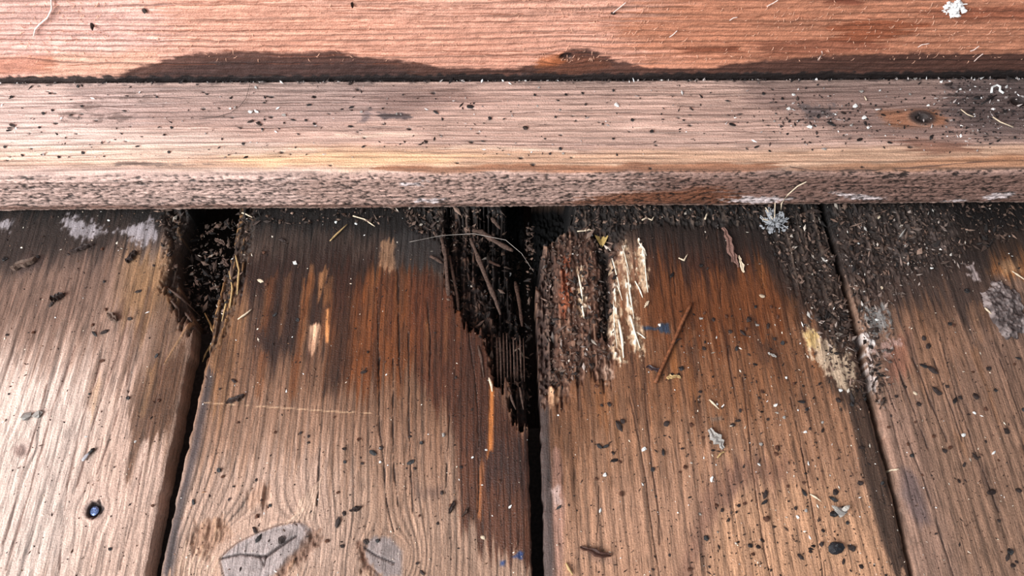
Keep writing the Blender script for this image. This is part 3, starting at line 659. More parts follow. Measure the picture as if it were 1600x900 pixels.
PWl([(-60, 92), (70, 88), (88, 98), (80, 112), (-60, 120)], (160, 98, 74), 0.55, 6, 16)
PWl([(175, 128), (215, 105), (270, 90), (340, 82), (440, 84), (530, 82), (560, 90), (620, 96), (690, 108), (800, 108), (850, 100), (890, 78), (925, 78), (960, 98), (1040, 108), (1100, 110), (1150, 100), (1210, 95), (1300, 88), (1420, 84), (1560, 86), (1700, 84), (1700, 140), (175, 140)], (72, 47, 40), 0.9, 4, 14, 4)
PWl([(210, 128), (300, 100), (420, 96), (560, 98), (640, 112), (640, 140), (210, 140)], (58, 42, 40), 0.6, 8, 20)
PWl([(860, 95), (890, 86), (935, 92), (960, 106), (900, 118), (830, 118)], (118, 70, 50), 0.6, 6, 10)
PWl([(840, 92), (880, 84), (888, 96), (870, 104), (835, 108)], (170, 98, 60), 0.75, 5, 8)
PWl([(1060, 76), (1160, 74), (1160, 82), (1070, 84)], (108, 56, 38), 0.7, 4, 30)
PWl([(1290, -20), (1350, -20), (1345, 10), (1300, 8)], (112, 58, 42), 0.7, 4, 30)
PWl([(1310, 34), (1400, 32), (1440, 45), (1360, 72), (1300, 62)], (132, 66, 40), 0.6, 5, 40)
PWl([(1420, 20), (1560, 12), (1700, 20), (1700, 30), (1500, 34)], (128, 66, 46), 0.5, 6, 40)
PWl([(1180, 70), (1290, 62), (1380, 66), (1380, 80), (1200, 92)], (112, 62, 46), 0.5, 10, 40)
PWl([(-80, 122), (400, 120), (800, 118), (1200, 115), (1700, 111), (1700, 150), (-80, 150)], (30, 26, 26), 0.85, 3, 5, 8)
kz = Wl(886, 90)
ws.grain([(kz[1], kz[0], 0.0040, 1.6), (Wl(30, 104)[1], Wl(30, 104)[0], 0.004, 3.0)], 0.26, 0.0034, None, None, 0.12)
for i in range(16):
    z0 = Wl(0, 5 + i * 6.5)[1]; x0 = random.uniform(-0.26, 0.1); L_ = random.uniform(0.06, 0.2)
    ws.stroke([(x0, z0), (x0 + L_, z0 + random.uniform(-.0008, .0008))], random.uniform(1.0, 1.8), (120, 66, 46), 0.65, -0.22)
d = np.hypot((WX - kz[0]) / 1.3, WZZ - kz[1])
ws.mix(sst(0.0030, 0.0014, d + ws.S3 * 0.002) * 0.9, (40, 26, 24)); ws.H -= sst(0.0028, 0.0012, d) * 1.6 * MM
ws.H += (fbm(WX / 0.004, WZZ / 0.0025, 7, 3) - 0.5) * 0.8 * MM       # torn-sawn nap
ws.H -= np.exp(-(WZZ - 0.026) / 0.0018) * 0.0007
ws.C = np.clip(ws.C, 0.01, 1)
PWm = np.stack([WX, YW - ws.H, WZZ], -1)
def slab(Pm, sf, dy):
    back = lambda r: r + np.array([0, dy, 0])
    P = np.concatenate([back(Pm[:1]), Pm, back(Pm[-1:])], 0)
    P = np.concatenate([np.concatenate([back(Pm[:1, :1]), back(Pm[:, :1]), back(Pm[-1:, :1])], 0), P, np.concatenate([back(Pm[:1, -1:]), back(Pm[:, -1:]), back(Pm[-1:, -1:])], 0)], 1)
    q = type('q', (), {})()
    e = lambda a: np.concatenate([a[:1], a, a[-1:]], 0)
    e2 = lambda a: np.concatenate([a[:, :1], a, a[:, -1:]], 1)
    q.C = e2(e(sf.C)); q.R = e2(e(sf.R)); return P, q
Pw, qw = slab(PWm[::-1], type('q', (), {'C': ws.C[::-1], 'R': ws.R[::-1]})(), 0.02)
wall = obj('wall_back', grid_mesh('wall_back', Pw, qw), MAT_WALL, None, kind='structure',
           label='reddish rough-sawn wall board with a dark wavy damp stain along its foot', category='wall')

# ------------------------------------------------------------------ small shapes
def mesh_from(name, V, Fc, smooth=False):
    me = bpy.data.meshes.new(name); me.from_pydata([tuple(map(float, v)) for v in V], [], Fc)
    if smooth: me.polygons.foreach_set('use_smooth', [True] * len(me.polygons))
    me.update(); return me
def tube(pts, radii, sides=6, flat=1.0):
    pts = [np.array(p, float) for p in pts]; V = []; Fc = []
    n = len(pts)
    if not hasattr(radii, '__len__'): radii = [radii] * n
    for i, p in enumerate(pts):
        t = pts[min(i + 1, n - 1)] - pts[max(i - 1, 0)]; t /= np.linalg.norm(t) + 1e-12
        u = np.cross(t, (0, 0, 1));
        if np.linalg.norm(u) < 1e-4: u = np.array([1.0, 0, 0])
        u /= np.linalg.norm(u); w = np.cross(u, t)
        for k in range(sides):
            a = 2 * math.pi * k / sides
            V.append(p + (u * math.cos(a) + w * math.sin(a) * flat) * radii[i])
    for i in range(n - 1):
        for k in range(sides):
            a, b = i * sides + k, i * sides + (k + 1) % sides
            Fc.append((a, b, b + sides, a + sides))
    Fc.append(tuple(range(sides))[::-1]); Fc.append(tuple(range((n - 1) * sides, n * sides)))
    return V, Fc
def crumb_mesh(name, rnd, n=7, rows=3, flat=0.6, el=1.0):
    V = [(0, 0, flat * rnd.uniform(0.7, 1))]; Fc = []
    for r in range(1, rows + 1):
        ph = math.pi * r / (rows + 1)
        for k in range(n):
            a = 2 * math.pi * (k + 0.5 * (r % 2)) / n; q = rnd.uniform(0.5, 1.25)
            V.append((math.sin(ph) * math.cos(a) * q * el, math.sin(ph) * math.sin(a) * q, math.cos(ph) * flat * q))
    V.append((0, 0, -flat * 0.8)); b = len(V) - 1
    for k in range(n): Fc.append((0, 1 + k, 1 + (k + 1) % n)); Fc.append((b, 1 + (rows - 1) * n + (k + 1) % n, 1 + (rows - 1) * n + k))
    for r in range(rows - 1):
        for k in range(n):
            a, c = 1 + r * n + k, 1 + r * n + (k + 1) % n
            Fc.append((a, a + n, c)); Fc.append((c, a + n, c + n))
    return mesh_from(name, V, Fc)
DARK = plain('rotten_crumb_dark', (44, 31, 27), 0.7, 0.4)
BROWN = plain('rotten_crumb_brown', (82, 52, 38), 0.8)
BLK = plain('black_frass', (24, 21, 22), 0.55, 0.5)
PALE = plain('pale_wood_chip', (206, 186, 160), 0.8, 0.3, 0.25)
GREY = plain('grey_chip', (150, 144, 138), 0.85, 0.2, 0.4)
WHITE = plain('white_flake', (226, 226, 222), 0.7, 0.3, 0.15)
STRAW = plain('straw', (176, 146, 100), 0.6, 0.4, 0.35)
TWIG = plain('twig_brown', (116, 70, 44), 0.7, 0.3, 0.5, 900)
SPLW = plain('splinter_wood', (76, 59, 51), 0.85, 0.2, 0.5, 1200)
rnd = random.Random(11)
CR = {}
for nm, mt in (('dark', DARK), ('brown', BROWN), ('black', BLK), ('pale', PALE), ('grey', GREY), ('white', WHITE)):
    CR[nm] = []
    for i in range(5):
        me = crumb_mesh(nm + '_crumb', rnd, 6, 3, rnd.uniform(0.45, 0.75), rnd.choice([1.0, 1.2, 1.5, 2.0])); me.materials.append(mt); CR[nm].append(me)

def put(name, me, px, py, r_px, ang=None, z=None, surface='floor', **props):
    o = bpy.data.objects.new(name, me); COL.objects.link(o)
    r = r_px * PXM
    if surface == 'floor':
        x, y = F(px, py); zz = floor_z(x, y) if z is None else z
        o.location = (x, y, zz + r * 0.35)
    elif surface == 'batten':
        x, s_ = Bt(px, py); y = float(np.interp(s_, SL, PR[:, 0])); zz = float(np.interp(s_, SL, PR[:, 1]))
        nn = np.array([np.interp(s_, SL, _nor[:, 0]), np.interp(s_, SL, _nor[:, 1])])
        o.location = (x, y + nn[0] * r * 0.35, zz + nn[1] * r * 0.35)
    else:
        x, zz = Wl(px, py, YW); o.location = (x, YW - r * 0.35, zz)
    o.scale = (r, r, r)
    o.rotation_euler = (rnd.uniform(-.3, .3), rnd.uniform(-.3, .3), rnd.uniform(0, 6.28) if ang is None else ang)
    if surface == 'wall': o.rotation_euler[0] += math.pi / 2
    for k, v in props.items(): o[k] = v
    return o

# ------------------------------------------------------------------ crumbs lying on the planks (each one an object)
SPECK = {
 'A': [(205, 402, 9), (112, 392, 6), (130, 388, 7), (92, 466, 9), (52, 520, 5), (12, 524, 5), (8, 405, 8), (163, 520, 6), (166, 484, 5), (182, 500, 6), (203, 498, 6), (145, 508, 5), (148, 522, 5), (80, 476, 5), (217, 455, 5), (163, 440, 4), (159, 564, 6), (248, 626, 5), (200, 622, 5), (172, 858, 4), (245, 556, 4), (238, 790, 4), (140, 616, 3), (17, 604, 3), (14, 616, 3), (160, 390, 5), (240, 415, 4), (262, 452, 5), (60, 402, 5), (107, 398, 4)],
 'B': [(342, 735, 6), (348, 745, 5), (430, 676, 4), (470, 677, 5), (482, 682, 4), (482, 692, 4), (400, 750, 4), (365, 760, 4), (560, 687, 5), (538, 702, 5), (539, 722, 4), (583, 707, 6), (596, 700, 5), (566, 724, 4), (528, 770, 4), (556, 796, 7), (538, 803, 5), (528, 818, 7), (512, 845, 6), (535, 854, 5), (571, 846, 6), (590, 845, 5), (405, 842, 6), (440, 846, 8), (398, 828, 5), (402, 807, 6), (422, 790, 4), (358, 780, 4), (302, 785, 4), (344, 608, 4), (372, 660, 4), (640, 682, 5), (658, 692, 5), (641, 722, 6), (648, 732, 5), (704, 790, 6), (635, 732, 3), (690, 770, 5), (712, 590, 4), (737, 640, 4), (522, 652, 4), (680, 520, 4), (568, 582, 5), (575, 550, 5), (365, 595, 5), (430, 492, 4), (465, 500, 5), (416, 445, 5), (412, 395, 6), (440, 375, 6), (652, 880, 4), (660, 895, 4), (780, 752, 4), (720, 730, 4), (655, 806, 4), (684, 818, 4)],
 'C': [(932, 604, 5), (952, 632, 6), (940, 634, 5), (966, 665, 8), (972, 658, 6), (936, 698, 5), (946, 698, 5), (960, 720, 6), (958, 708, 5), (968, 722, 5), (1094, 612, 5), (1041, 663, 8), (1080, 664, 6), (1145, 664, 6), (1152, 658, 4), (1156, 642, 6), (1036, 707, 5), (1066, 701, 5), (1098, 684, 4), (1070, 730, 6), (1062, 738, 4), (1020, 733, 6), (932, 749, 4), (970, 772, 8), (1025, 776, 3), (873, 793, 4), (1119, 790, 5), (1128, 797, 5), (1154, 790, 5), (1163, 787, 5), (1103, 842, 7), (1172, 853, 6), (1184, 855, 6), (1176, 866, 5), (1078, 890, 5), (1020, 890, 4), (1108, 886, 4), (1046, 868, 3), (1214, 700, 7), (1212, 710, 6), (1230, 760, 5), (1195, 772, 6), (1194, 785, 5), (1197, 811, 8), (1255, 755, 5), (1283, 850, 6), (1286, 830, 5), (1266, 862, 5), (1250, 870, 5), (1345, 755, 6), (1305, 770, 7), (1302, 780, 6), (1256, 770, 5), (1243, 795, 4), (1324, 817, 4), (1330, 857, 9), (1345, 885, 5), (1318, 878, 4), (1064, 576, 7), (1050, 585, 4), (1060, 585, 4), (1100, 490, 5), (1115, 500, 5), (1135, 495, 6), (1160, 520, 6), (1165, 515, 6), (1170, 500, 8), (1205, 480, 6), (1215, 495, 5), (1180, 480, 5), (1140, 518, 5), (1100, 545, 6), (1150, 545, 4), (1180, 570, 4), (1210, 530, 6), (1222, 536, 6), (1200, 510, 5), (1050, 430, 6), (1095, 415, 5), (1105, 420, 5), (1260, 640, 5), (1240, 600, 5), (1252, 628, 5), (1310, 626, 6), (1330, 632, 6), (1298, 590, 5), (1280, 600, 4), (1200, 655, 4), (1190, 612, 5), (1186, 622, 4), (1310, 704, 4), (1265, 670, 4), (1285, 672, 4)],
 'D': [(1525, 620, 8), (1500, 622, 7), (1492, 626, 6), (1464, 612, 8), (1572, 674, 9), (1436, 632, 6), (1475, 705, 6), (1484, 700, 5), (1458, 682, 5), (1524, 714, 5), (1540, 690, 4), (1506, 726, 4), (1548, 770, 8), (1590, 766, 6), (1498, 752, 6), (1425, 712, 5), (1418, 694, 4), (1462, 834, 4), (1560, 814, 4), (1578, 862, 7), (1574, 870, 5), (1582, 884, 6), (1588, 878, 4), (1345, 700, 5), (1388, 668, 5), (1378, 755, 5), (1443, 528, 6), (1450, 542, 7), (1455, 578, 8), (1443, 572, 6), (1510, 455, 7), (1490, 508, 5), (1484, 506, 5), (1545, 576, 6), (1585, 570, 5), (1590, 560, 4), (1520, 582, 5), (1480, 604, 5), (1540, 640, 5), (1555, 610, 5), (1400, 620, 5), (1415, 604, 5), (1392, 650, 4), (1430, 660, 4), (1560, 720, 4), (1442, 742, 4), (1598, 640, 5)],
}
LAND = [('the nail knot', 146, 797), ('the white mould patch', 140, 358), ('the dead winged insect', 138, 711), ('the pair of grey chips', 50, 650), ('the small knot at the left edge', 33, 702), ('the brown streak by the left gap', 235, 640), ('the yellowish patch of the pale plank', 235, 440), ('the small brown curl', 178, 497), ('the left bottom corner', 20, 890),
 ('the crumbled top of the left gap', 320, 400), ('the large grey knot', 410, 868), ('the small grey knot', 600, 872), ('the pale torn patch', 492, 528), ('the thin pale scratch line', 450, 638), ('the three long cracks', 615, 680), ('the dark red streak', 770, 760), ('the bright orange sliver mark', 768, 650), ('the white chip on the dark stain', 461, 411), ('the rotted hole', 770, 480), ('the blue paint dots', 800, 872),
 ('the white torn fibres', 985, 470), ('the leaning twig', 1050, 540), ('the blue smear', 1038, 514), ('the grey bark chip', 1119, 686), ('the dark tapering husk', 930, 863), ('the middle gap', 846, 760), ('the grey insect remains', 1312, 801), ('the glossy black seed', 1306, 855), ('the dark cloudy stain', 1140, 770), ('the brown peeling slivers', 1145, 390), ('the white mould by the right gap', 1305, 570), ('the pale flake in the plank middle', 945, 742),
 ('the grey dust mat', 1572, 486), ('the right gap', 1395, 745), ('the dark smear right of the right gap', 1432, 790), ('the orange knot patch', 1580, 405), ('the oval white flake', 1505, 680), ('the right bottom corner', 1580, 890), ('the cobweb clump', 1208, 350)]
BLAND = [('the batten knot hole', 1440, 184), ('the white curled shred', 1556, 140), ('the long dark hair', 360, 170), ('the left end of the batten', 10, 190), ('the dark scratch of the batten', 615, 180), ('the faint left knot of the batten', 160, 174), ('the grey smudge of the batten', 1278, 174), ('the batten middle', 850, 185), ('the grey streak on the front edge', 240, 256)]
pending = []
def describe(o, px, py, look, where, land):
    nm, lx, ly = min(land, key=lambda l: (l[1] - px) ** 2 + (l[2] - py) ** 2)
    dx, dy = px - lx, py - ly; dist = math.hypot(dx, dy)
    if dist < 14: rel = 'at'
    elif abs(dx) > abs(dy): rel = 'right of' if dx > 0 else 'left of'
    else: rel = 'below' if dy > 0 else 'above'
    pending.append((o, look, rel, nm, dist, where))
def settle():
    by = {}
    for p in pending: by.setdefault((p[1], p[2], p[3]), []).append(p)
    ordn = ['nearest', 'second nearest', 'third nearest', 'fourth nearest', 'fifth nearest', 'sixth nearest', 'seventh nearest']
    for (look, rel, nm), lst in by.items():
        lst.sort(key=lambda p: p[4])
        for i, p in enumerate(lst):
            p[0]['label'] = f'{look} {rel} {nm}' + ('' if len(lst) == 1 else ', ' + ordn[min(i, 6)])
def size_word(r): return 'tiny' if r <= 4 else ('small' if r <= 6 else 'larger')
DESC = {'A': 'the pale left plank', 'B': 'the brown plank with grey knots', 'C': 'the orange-brown plank right of the hole', 'D': 'the dark right-hand plank'}
KW = {'dark': 'dark brown', 'black': 'black', 'brown': 'reddish brown', 'white': 'white', 'grey': 'grey', 'pale': 'cream'}
for key, lst in SPECK.items():
    for (px, py, r) in lst:
        kind = rnd.choices(['dark', 'black', 'brown'], [5, 3, 3])[0]
        o = put('wood_crumb', rnd.choice(CR[kind]), px, py, r * 0.62, category='crumb', group='dark crumbs on ' + DESC[key])
        describe(o, px, py, size_word(r) + ' ' + KW[kind] + ' crumb', key, LAND)
PALES = [(461, 411, 7, 'white'), (406, 439, 6, 'pale'), (211, 690, 3, 'white'), (1006, 702, 6, 'white'), (945, 742, 6, 'white'), (1112, 748, 5, 'white'), (938, 798, 4, 'white'), (1228, 590, 4, 'white'), (1120, 632, 3, 'white'), (1189, 694, 5, 'grey'), (1186, 726, 4, 'white'), (872, 649, 3, 'white'), (797, 398, 6, 'white'), (758, 449, 6, 'white'), (786, 480, 4, 'pale'), (1505, 680, 6, 'white'), (1552, 708, 4, 'white'), (1522, 645, 4, 'white'), (1430, 615, 5, 'pale'), (1378, 449, 5, 'pale'), (1372, 340, 6, 'pale'), (1415, 384, 4, 'white'), (1456, 419, 4, 'white'), (1183, 508, 5, 'grey'), (1190, 463, 7, 'pale'), (1095, 498, 5, 'grey'), (693, 680, 6, 'grey'), (760, 703, 3, 'white'), (738, 715, 3, 'white'), (755, 840, 5, 'pale'), (1030, 508, 5, 'white'), (594, 700, 3, 'white'), (594, 722, 4, 'white'), (1212, 633, 5, 'white'), (1225, 652, 5, 'grey'), (1258, 675, 4, 'white'), (1285, 660, 4, 'grey'), (1246, 808, 4, 'white'), (1259, 798, 5, 'grey'), (925, 362, 5, 'white'), (1342, 380, 3, 'white'), (525, 348, 5, 'white'), (556, 350, 4, 'white'), (1370, 500, 5, 'white'), (1313, 610, 5, 'white'), (1301, 400, 4, 'grey'), (170, 345, 4, 'white')]
for (px, py, r, k) in PALES:
    o = put('pale_flake', rnd.choice(CR[k]), px, py, r * 0.55, category='flake', group='pale flakes on the planks')
    describe(o, px, py, size_word(r) + ' ' + KW[k] + ' flake on the planks', 'P', LAND)
BSPK = [(18, 152, 6), (122, 135, 6), (78, 146, 5), (20, 196, 7), (14, 204, 5), (68, 178, 6), (82, 173, 5), (128, 166, 5), (62, 200, 5), (92, 246, 5), (130, 239, 6), (35, 243, 5), (8, 230, 5), (215, 229, 4), (264, 238, 5), (483, 164, 5), (392, 190, 6), (405, 194, 6), (491, 194, 5), (478, 188, 5), (268, 200, 5), (362, 152, 4), (245, 152, 4), (410, 202, 4), (380, 225, 5), (735, 167, 8), (681, 176, 6), (765, 186, 7), (820, 200, 8), (988, 188, 7), (1018, 206, 7), (910, 146, 5), (835, 149, 5), (884, 148, 5), (665, 222, 7), (875, 233, 6), (958, 217, 5), (549, 168, 5), (548, 198, 5), (632, 222, 4), (958, 142, 5), (868, 183, 5), (1068, 188, 5), (1144, 195, 7), (1182, 230, 5), (1222, 155, 6), (1212, 160, 5), (1192, 147, 6), (1265, 223, 5), (1298, 194, 8), (1318, 177, 6), (1343, 219, 8), (1390, 223, 5), (1432, 216, 6), (1454, 216, 8), (1480, 133, 8), (1526, 153, 8), (1570, 174, 8), (1585, 216, 6), (1500, 180, 5), (1460, 150, 5), (1380, 180, 5), (1278, 183, 6), (1370, 205, 5)]
for (px, py, r) in BSPK:
    k = rnd.choice(['black', 'black', 'dark'])
    o = put('black_crumb', rnd.choice(CR[k]), px, py, r * 0.5, ang=rnd.uniform(-.6, .6), surface='batten', category='crumb', group='black crumbs on the batten')
    describe(o, px, py, size_word(r) + ' ' + KW[k] + ' crumb', 'T', BLAND)
for (px, py, r) in [(368, 168, 5), (392, 175, 7), (400, 174, 5), (444, 180, 6), (360, 170, 4), (565, 175, 6), (620, 178, 4), (842, 137, 4), (964, 165, 8), (880, 240, 5), (840, 166, 4), (1232, 170, 6), (1240, 148, 6), (1336, 166, 7), (1350, 184, 7), (1265, 199, 7), (1288, 233, 5), (1422, 148, 6), (1345, 143, 7), (1450, 165, 4), (1430, 118, 7), (1330, 196, 5), (1356, 200, 6), (1500, 140, 4), (1520, 205, 4), (1210, 190, 4)]:
    k = rnd.choice(['white', 'grey'])
    o = put('white_flake', rnd.choice(CR[k]), px, py, r * 0.5, ang=rnd.uniform(-.6, .6), surface='batten', category='flake', group='whitish flakes on the batten')
    describe(o, px, py, size_word(r) + ' ' + KW[k] + ' flake', 'T', BLAND)
settle()

# ------------------------------------------------------------------ loose slivers, twigs, straws
def fpt(px, py, lift=0.0):
    x, y = F(px, py); return np.array([x, y, floor_z(x, y) + lift])
def sag(a, b, n, bow=(0, 0, 0)):
    a, b = np.array(a), np.array(b); out = []
    for i in range(n):
        t = i / (n - 1); out.append(a + (b - a) * t + np.array(bow) * 4 * t * (1 - t))
    return out
def strand(name, pts_px, r0, mat, lift=0.0006, label=None, cat=None, group=None, parent=None, taper=True, zs=None, flat=1.0, sides=6, n=None):
    """a thin round thing lying along photograph points on the floor"""
    P = []
    for i, p in enumerate(pts_px):
        x, y = F(p[0], p[1], zs[i] if zs else 0.0)
        z = zs[i] if zs else floor_z(x, y) + lift
        P.append(np.array([x, y, z]))
    Q = [P[0]]
    for a, b in zip(P[:-1], P[1:]):
        for k in range(1, 4): Q.append(a + (b - a) * k / 3)
    if not zs:
        for q in Q: q[2] = max(q[2], min(floor_z(q[0], q[1]) + r0 * 0.5, q[2] + 0.002))
    m = len(Q)
    rad = [r0 * (0.35 + 0.65 * math.sin(math.pi * min(1, (i + 0.4) / (m - 1) * 0.9 + 0.08)) ** 0.6) * rnd.uniform(0.7, 1.25) if taper else r0 for i in range(m)]
    V, Fc = tube(Q, rad, sides, flat)
    o = obj(name, mesh_from(name, V, Fc, True), mat, parent)
    if label: o['label'] = label
    if cat: o['category'] = cat
    if group: o['group'] = group
    return o
def chip(name, px, py, L_px, W_px, ang, mat, label, cat, T=0.3, lift=None, group=None, split=False, zrise=0.0, parent=None):
    """a torn flat sliver: irregular lens outline with thickness and a bent spine"""
    n = 9; L_, W_ = L_px * PXM, W_px * PXM
    V = []; Fc = []
    for i in range(n):
        t = i / (n - 1); w = W_ * 0.5 * (math.sin(math.pi * (0.08 + 0.86 * t)) ** 0.7) * rnd.uniform(0.45, 1.3)
        xx = (t - 0.5) * L_; c = rnd.uniform(-0.2, 0.2) * W_; zb = zrise * t * L_ + 0.06 * L_ * math.sin(math.pi * t)
        for yy, zz in ((-w, 0), (-w * 0.6, W_ * T), (w * 0.1, W_ * T * 0.65), (w * 0.7, W_ * T), (w, 0.0), (0, -W_ * T * 0.2)):
            V.append((xx, yy + c, zz + zb))
    for i in range(n - 1):
        for k in range(6):
            a, b = i * 6 + k, i * 6 + (k + 1) % 6
            Fc.append((a, a + 6, b + 6, b))
    Fc.append(tuple(range(6))); Fc.append(tuple(range((n - 1) * 6, n * 6))[::-1])
    o = obj(name, mesh_from(name, V, Fc), mat, parent)
    x, y = F(px, py); zz = floor_z(x, y) if lift is None else lift
    o.location = (x, y, zz + W_ * T * 0.25); o.rotation_euler = (0, 0, ang)
    if parent is None:
        o['label'] = label; o['category'] = cat
        if group: o['group'] = group
    elif label: o['label'] = label
    return o
R_ = math.radians
# the twig
tw = obj('twig', None, label='long thin brown twig lying slantwise on the orange-brown plank', category='twig')
strand('stalk', [(1079, 476), (1066, 503), (1052, 535), (1036, 570), (1023, 600)], 0.00075, TWIG, 0.0013, parent=tw, taper=False)
strand('side_shoot', [(1050, 541), (1058, 532), (1064, 531)], 0.00045, DARK, 0.0010, parent=tw)
lf = chip('leaf_scrap', 1021, 577, 24, 9, R_(-20), plain('leaf_dark', (52, 38, 40), 0.5, 0.4), 'dark curled leaf scrap under the lower end of the twig', 'leaf', 0.35)
# pale bark chip with two ridges
ch = chip('bark_chip', 1119, 686, 34, 14, R_(-58), GREY, 'pale grey split bark chip on the orange-brown plank', 'chip', 0.35)
strand('straw_bit', [(1120, 716), (1126, 709), (1132, 706)], 0.0004, STRAW, 0.0008, 'short pale straw bit just below the grey bark chip', 'straw')
strand('straw_bit', [(1108, 625), (1115, 632), (1123, 640)], 0.00045, PALE, 0.0006, 'short pale straw above the grey bark chip', 'straw')
chip('seed_husk', 930, 863, 44, 9, R_(-18), plain('husk', (64, 40, 32), 0.6), 'dark brown tapering husk lying near the bottom edge by the middle gap', 'husk', 0.45)
strand('straw_bit', [(884, 880), (889, 890), (895, 899)], 0.0005, STRAW, 0.0008, 'short straw at the bottom edge right of the middle gap', 'straw')
sd = put('black_seed', crumb_mesh('black_seed', random.Random(4), 9, 4, 0.5, 1.35), 1306, 855, 9, R_(25), label='glossy black oval seed near the bottom right', category='seed'); sd.data.materials.append(plain('seed_black', (22, 23, 28), 0.3, 0.5))
fr = obj('insect_remains', None, label='crumpled grey insect remains on the orange-brown plank', category='insect')
x, y = F(1312, 801); fr.location = (x, y, floor_z(x, y))
for dx, dy_, rr, nm, mt in ((0, 0, .0019, 'body', GREY), (-.0024, -.0006, .0013, 'abdomen', BLK), (.0018, .0012, .0012, 'head', BLK)):
    o = obj(nm, crumb_mesh(nm, rnd, 7, 3, 0.7, 1.3), mt, fr); o.location = (dx, dy_, rr * 0.6); o.scale = (rr,) * 3
for sg in (1, -1):
    V, Fc = tube(sag((0, 0, .001), (.0035 * sg, .0022, .0024), 5, (0, 0, .0006)), [.0003, .0007, .0009, .0007, .0002], 6, 0.25)
    obj('wing', mesh_from('wing', V, Fc), plain('wing', (168, 160, 150), 0.4), fr)
# winged insect on the pale plank
wi = obj('winged_insect', None, label='tiny dead insect with folded silvery wings on the pale left plank', category='insect')
strand('wing', [(130, 721), (136, 714), (142, 707)], 0.0007, plain('silver_wing', (150, 146, 150), 0.3, 0.6), 0.001, parent=wi, flat=0.4)
strand('body', [(140, 710), (146, 704), (149, 701)], 0.0008, BLK, 0.0009, parent=wi)
for (a, b, r, nm, lb) in ((43, 651, 8, 'grey_chip', 'larger grey crumbly chip of the pair on the pale left plank'), (58, 648, 7, 'grey_chip', 'smaller grey chip right of its pair on the pale left plank')):
    put(nm, rnd.choice(CR['grey']), a, b, r, 0.3, label=lb, category='chip')
chip('bark_flake', 368, 624, 28, 9, R_(22), DARK, 'dark curled bark flake just right of the left gap', 'flake', 0.4)
chip('bark_flake', 206, 402, 24, 10, R_(62), DARK, 'thick dark flake standing on the upper pale left plank', 'flake', 0.5)
chip('bark_flake', 92, 466, 20, 12, R_(25), DARK, 'dark lump casting a shadow on the left edge of the pale plank', 'flake', 0.6)
chip('bark_flake', 130, 389, 34, 8, R_(20), DARK, 'dark flaky scrap below the white mould on the pale plank', 'flake', 0.5)
chip('bark_flake', 40, 415, 40, 14, R_(30), plain('brown_scrap', (92, 74, 64), .8), 'brown crumpled scrap at the upper left of the pale plank', 'flake', 0.5)
chip('bark_flake', 177, 497, 20, 10, R_(-40), plain('brown_scrap', (92, 74, 64), .8), 'small brown curl in the middle of the pale plank', 'flake', 0.6)
chip('bark_flake', 727, 801, 16, 5, R_(55), SPLW, 'thin light sliver low on the dark red streak of the knotted plank', 'flake', 0.5)
chip('bark_flake', 706, 793, 18, 6, R_(70), DARK, 'thin dark sliver left of the dark red streak', 'flake', 0.5)
chip('bark_flake', 556, 796, 18, 6, R_(15), DARK, 'dark elongated sliver above the small grey knot', 'flake', 0.5)
chip('bark_flake', 1138, 383, 66, 13, R_(95), plain('peel', (116, 86, 76), .8), 'long brown peeling sliver near the top of the orange-brown plank', 'splinter', 0.35)
chip('bark_flake', 1147, 402, 40, 8, R_(98), plain('peel', (116, 86, 76), .8), 'middle short brown peeling sliver near the top of the orange-brown plank', 'splinter', 0.35)
chip('bark_flake', 1158, 413, 32, 7, R_(95), PALE, 'pale cream sliver beside the brown peeling slivers', 'splinter', 0.35)
chip('wood_chip', 1052, 590, 22, 8, R_(0), STRAW, 'small golden chip right of the lower end of the twig', 'chip', 0.4)
chip('wood_chip', 1206, 555, 14, 5, R_(-28), GREY, 'small pale chip below the crumbs of the orange-brown plank', 'chip', 0.4)
chip('wood_chip', 1010, 476, 14, 5, R_(50), PALE, 'small pale chip beside the white torn fibres', 'chip', 0.4)
for pts, lb in (([(364, 324), (378, 330), (394, 339)], 'straw poking from under the batten above the left gap'),
                ([(552, 339), (570, 344), (586, 355)], 'curved pale straw under the batten on the knotted plank'),
                ([(516, 378), (526, 368), (543, 352)], 'frayed golden straw on the dark top of the knotted plank'),
                ([(306, 472), (316, 492), (329, 514)], 'thin straw lying across the left gap'),
                ([(372, 500), (384, 492), (394, 484)], 'thin pale straw with a dark tip beside the left gap'),
                ([(1003, 344), (1010, 340), (1018, 345), (1022, 338)], 'curly white fibre under the batten near the top middle'),
                ([(1101, 344), (1105, 333)], 'short white straw standing below the batten'),
                ([(902, 361), (915, 359), (930, 358)], 'pale straw touching the small yellow leaf'),
                ([(1266, 772), (1274, 778), (1282, 784)], 'short white straw in the lower right of the orange-brown plank'),
                ([(1329, 486), (1337, 491)], 'short white straw beside the right gap, upper one'),
                ([(1331, 508), (1345, 516)], 'short white straw beside the right gap, lower one'),
                ([(1537, 482), (1548, 492)], 'white straw lying on the grey dust mat'),
                ([(1580, 425), (1592, 433), (1602, 440)], 'thick white fibre above the grey dust mat'),
                ([(1392, 730), (1398, 734), (1404, 733)], 'pale straw lying in the right gap'),
                ([(820, 537), (812, 530), (800, 534)], 'curved white fibre at the foot of the rotted hole'),
                ([(1060, 404), (1068, 408), (1074, 398)], 'small curled fibre on the dark top of the orange-brown plank')):
    strand('straw', pts, 0.00042, STRAW if 'golden' in lb or 'thin straw' in lb else PALE, 0.0008, lb, 'straw')
# long hair arching over the hole
strand('hair', [(640, 378), (690, 368), (740, 365), (790, 375), (815, 396), (834, 425)], 0.00013, plain('hair', (150, 140, 132), 0.4), zs=[.0012, .0025, .003, .0028, .002, .0008], label='long thin hair arching over the rotted hole', cat='hair', sides=5)
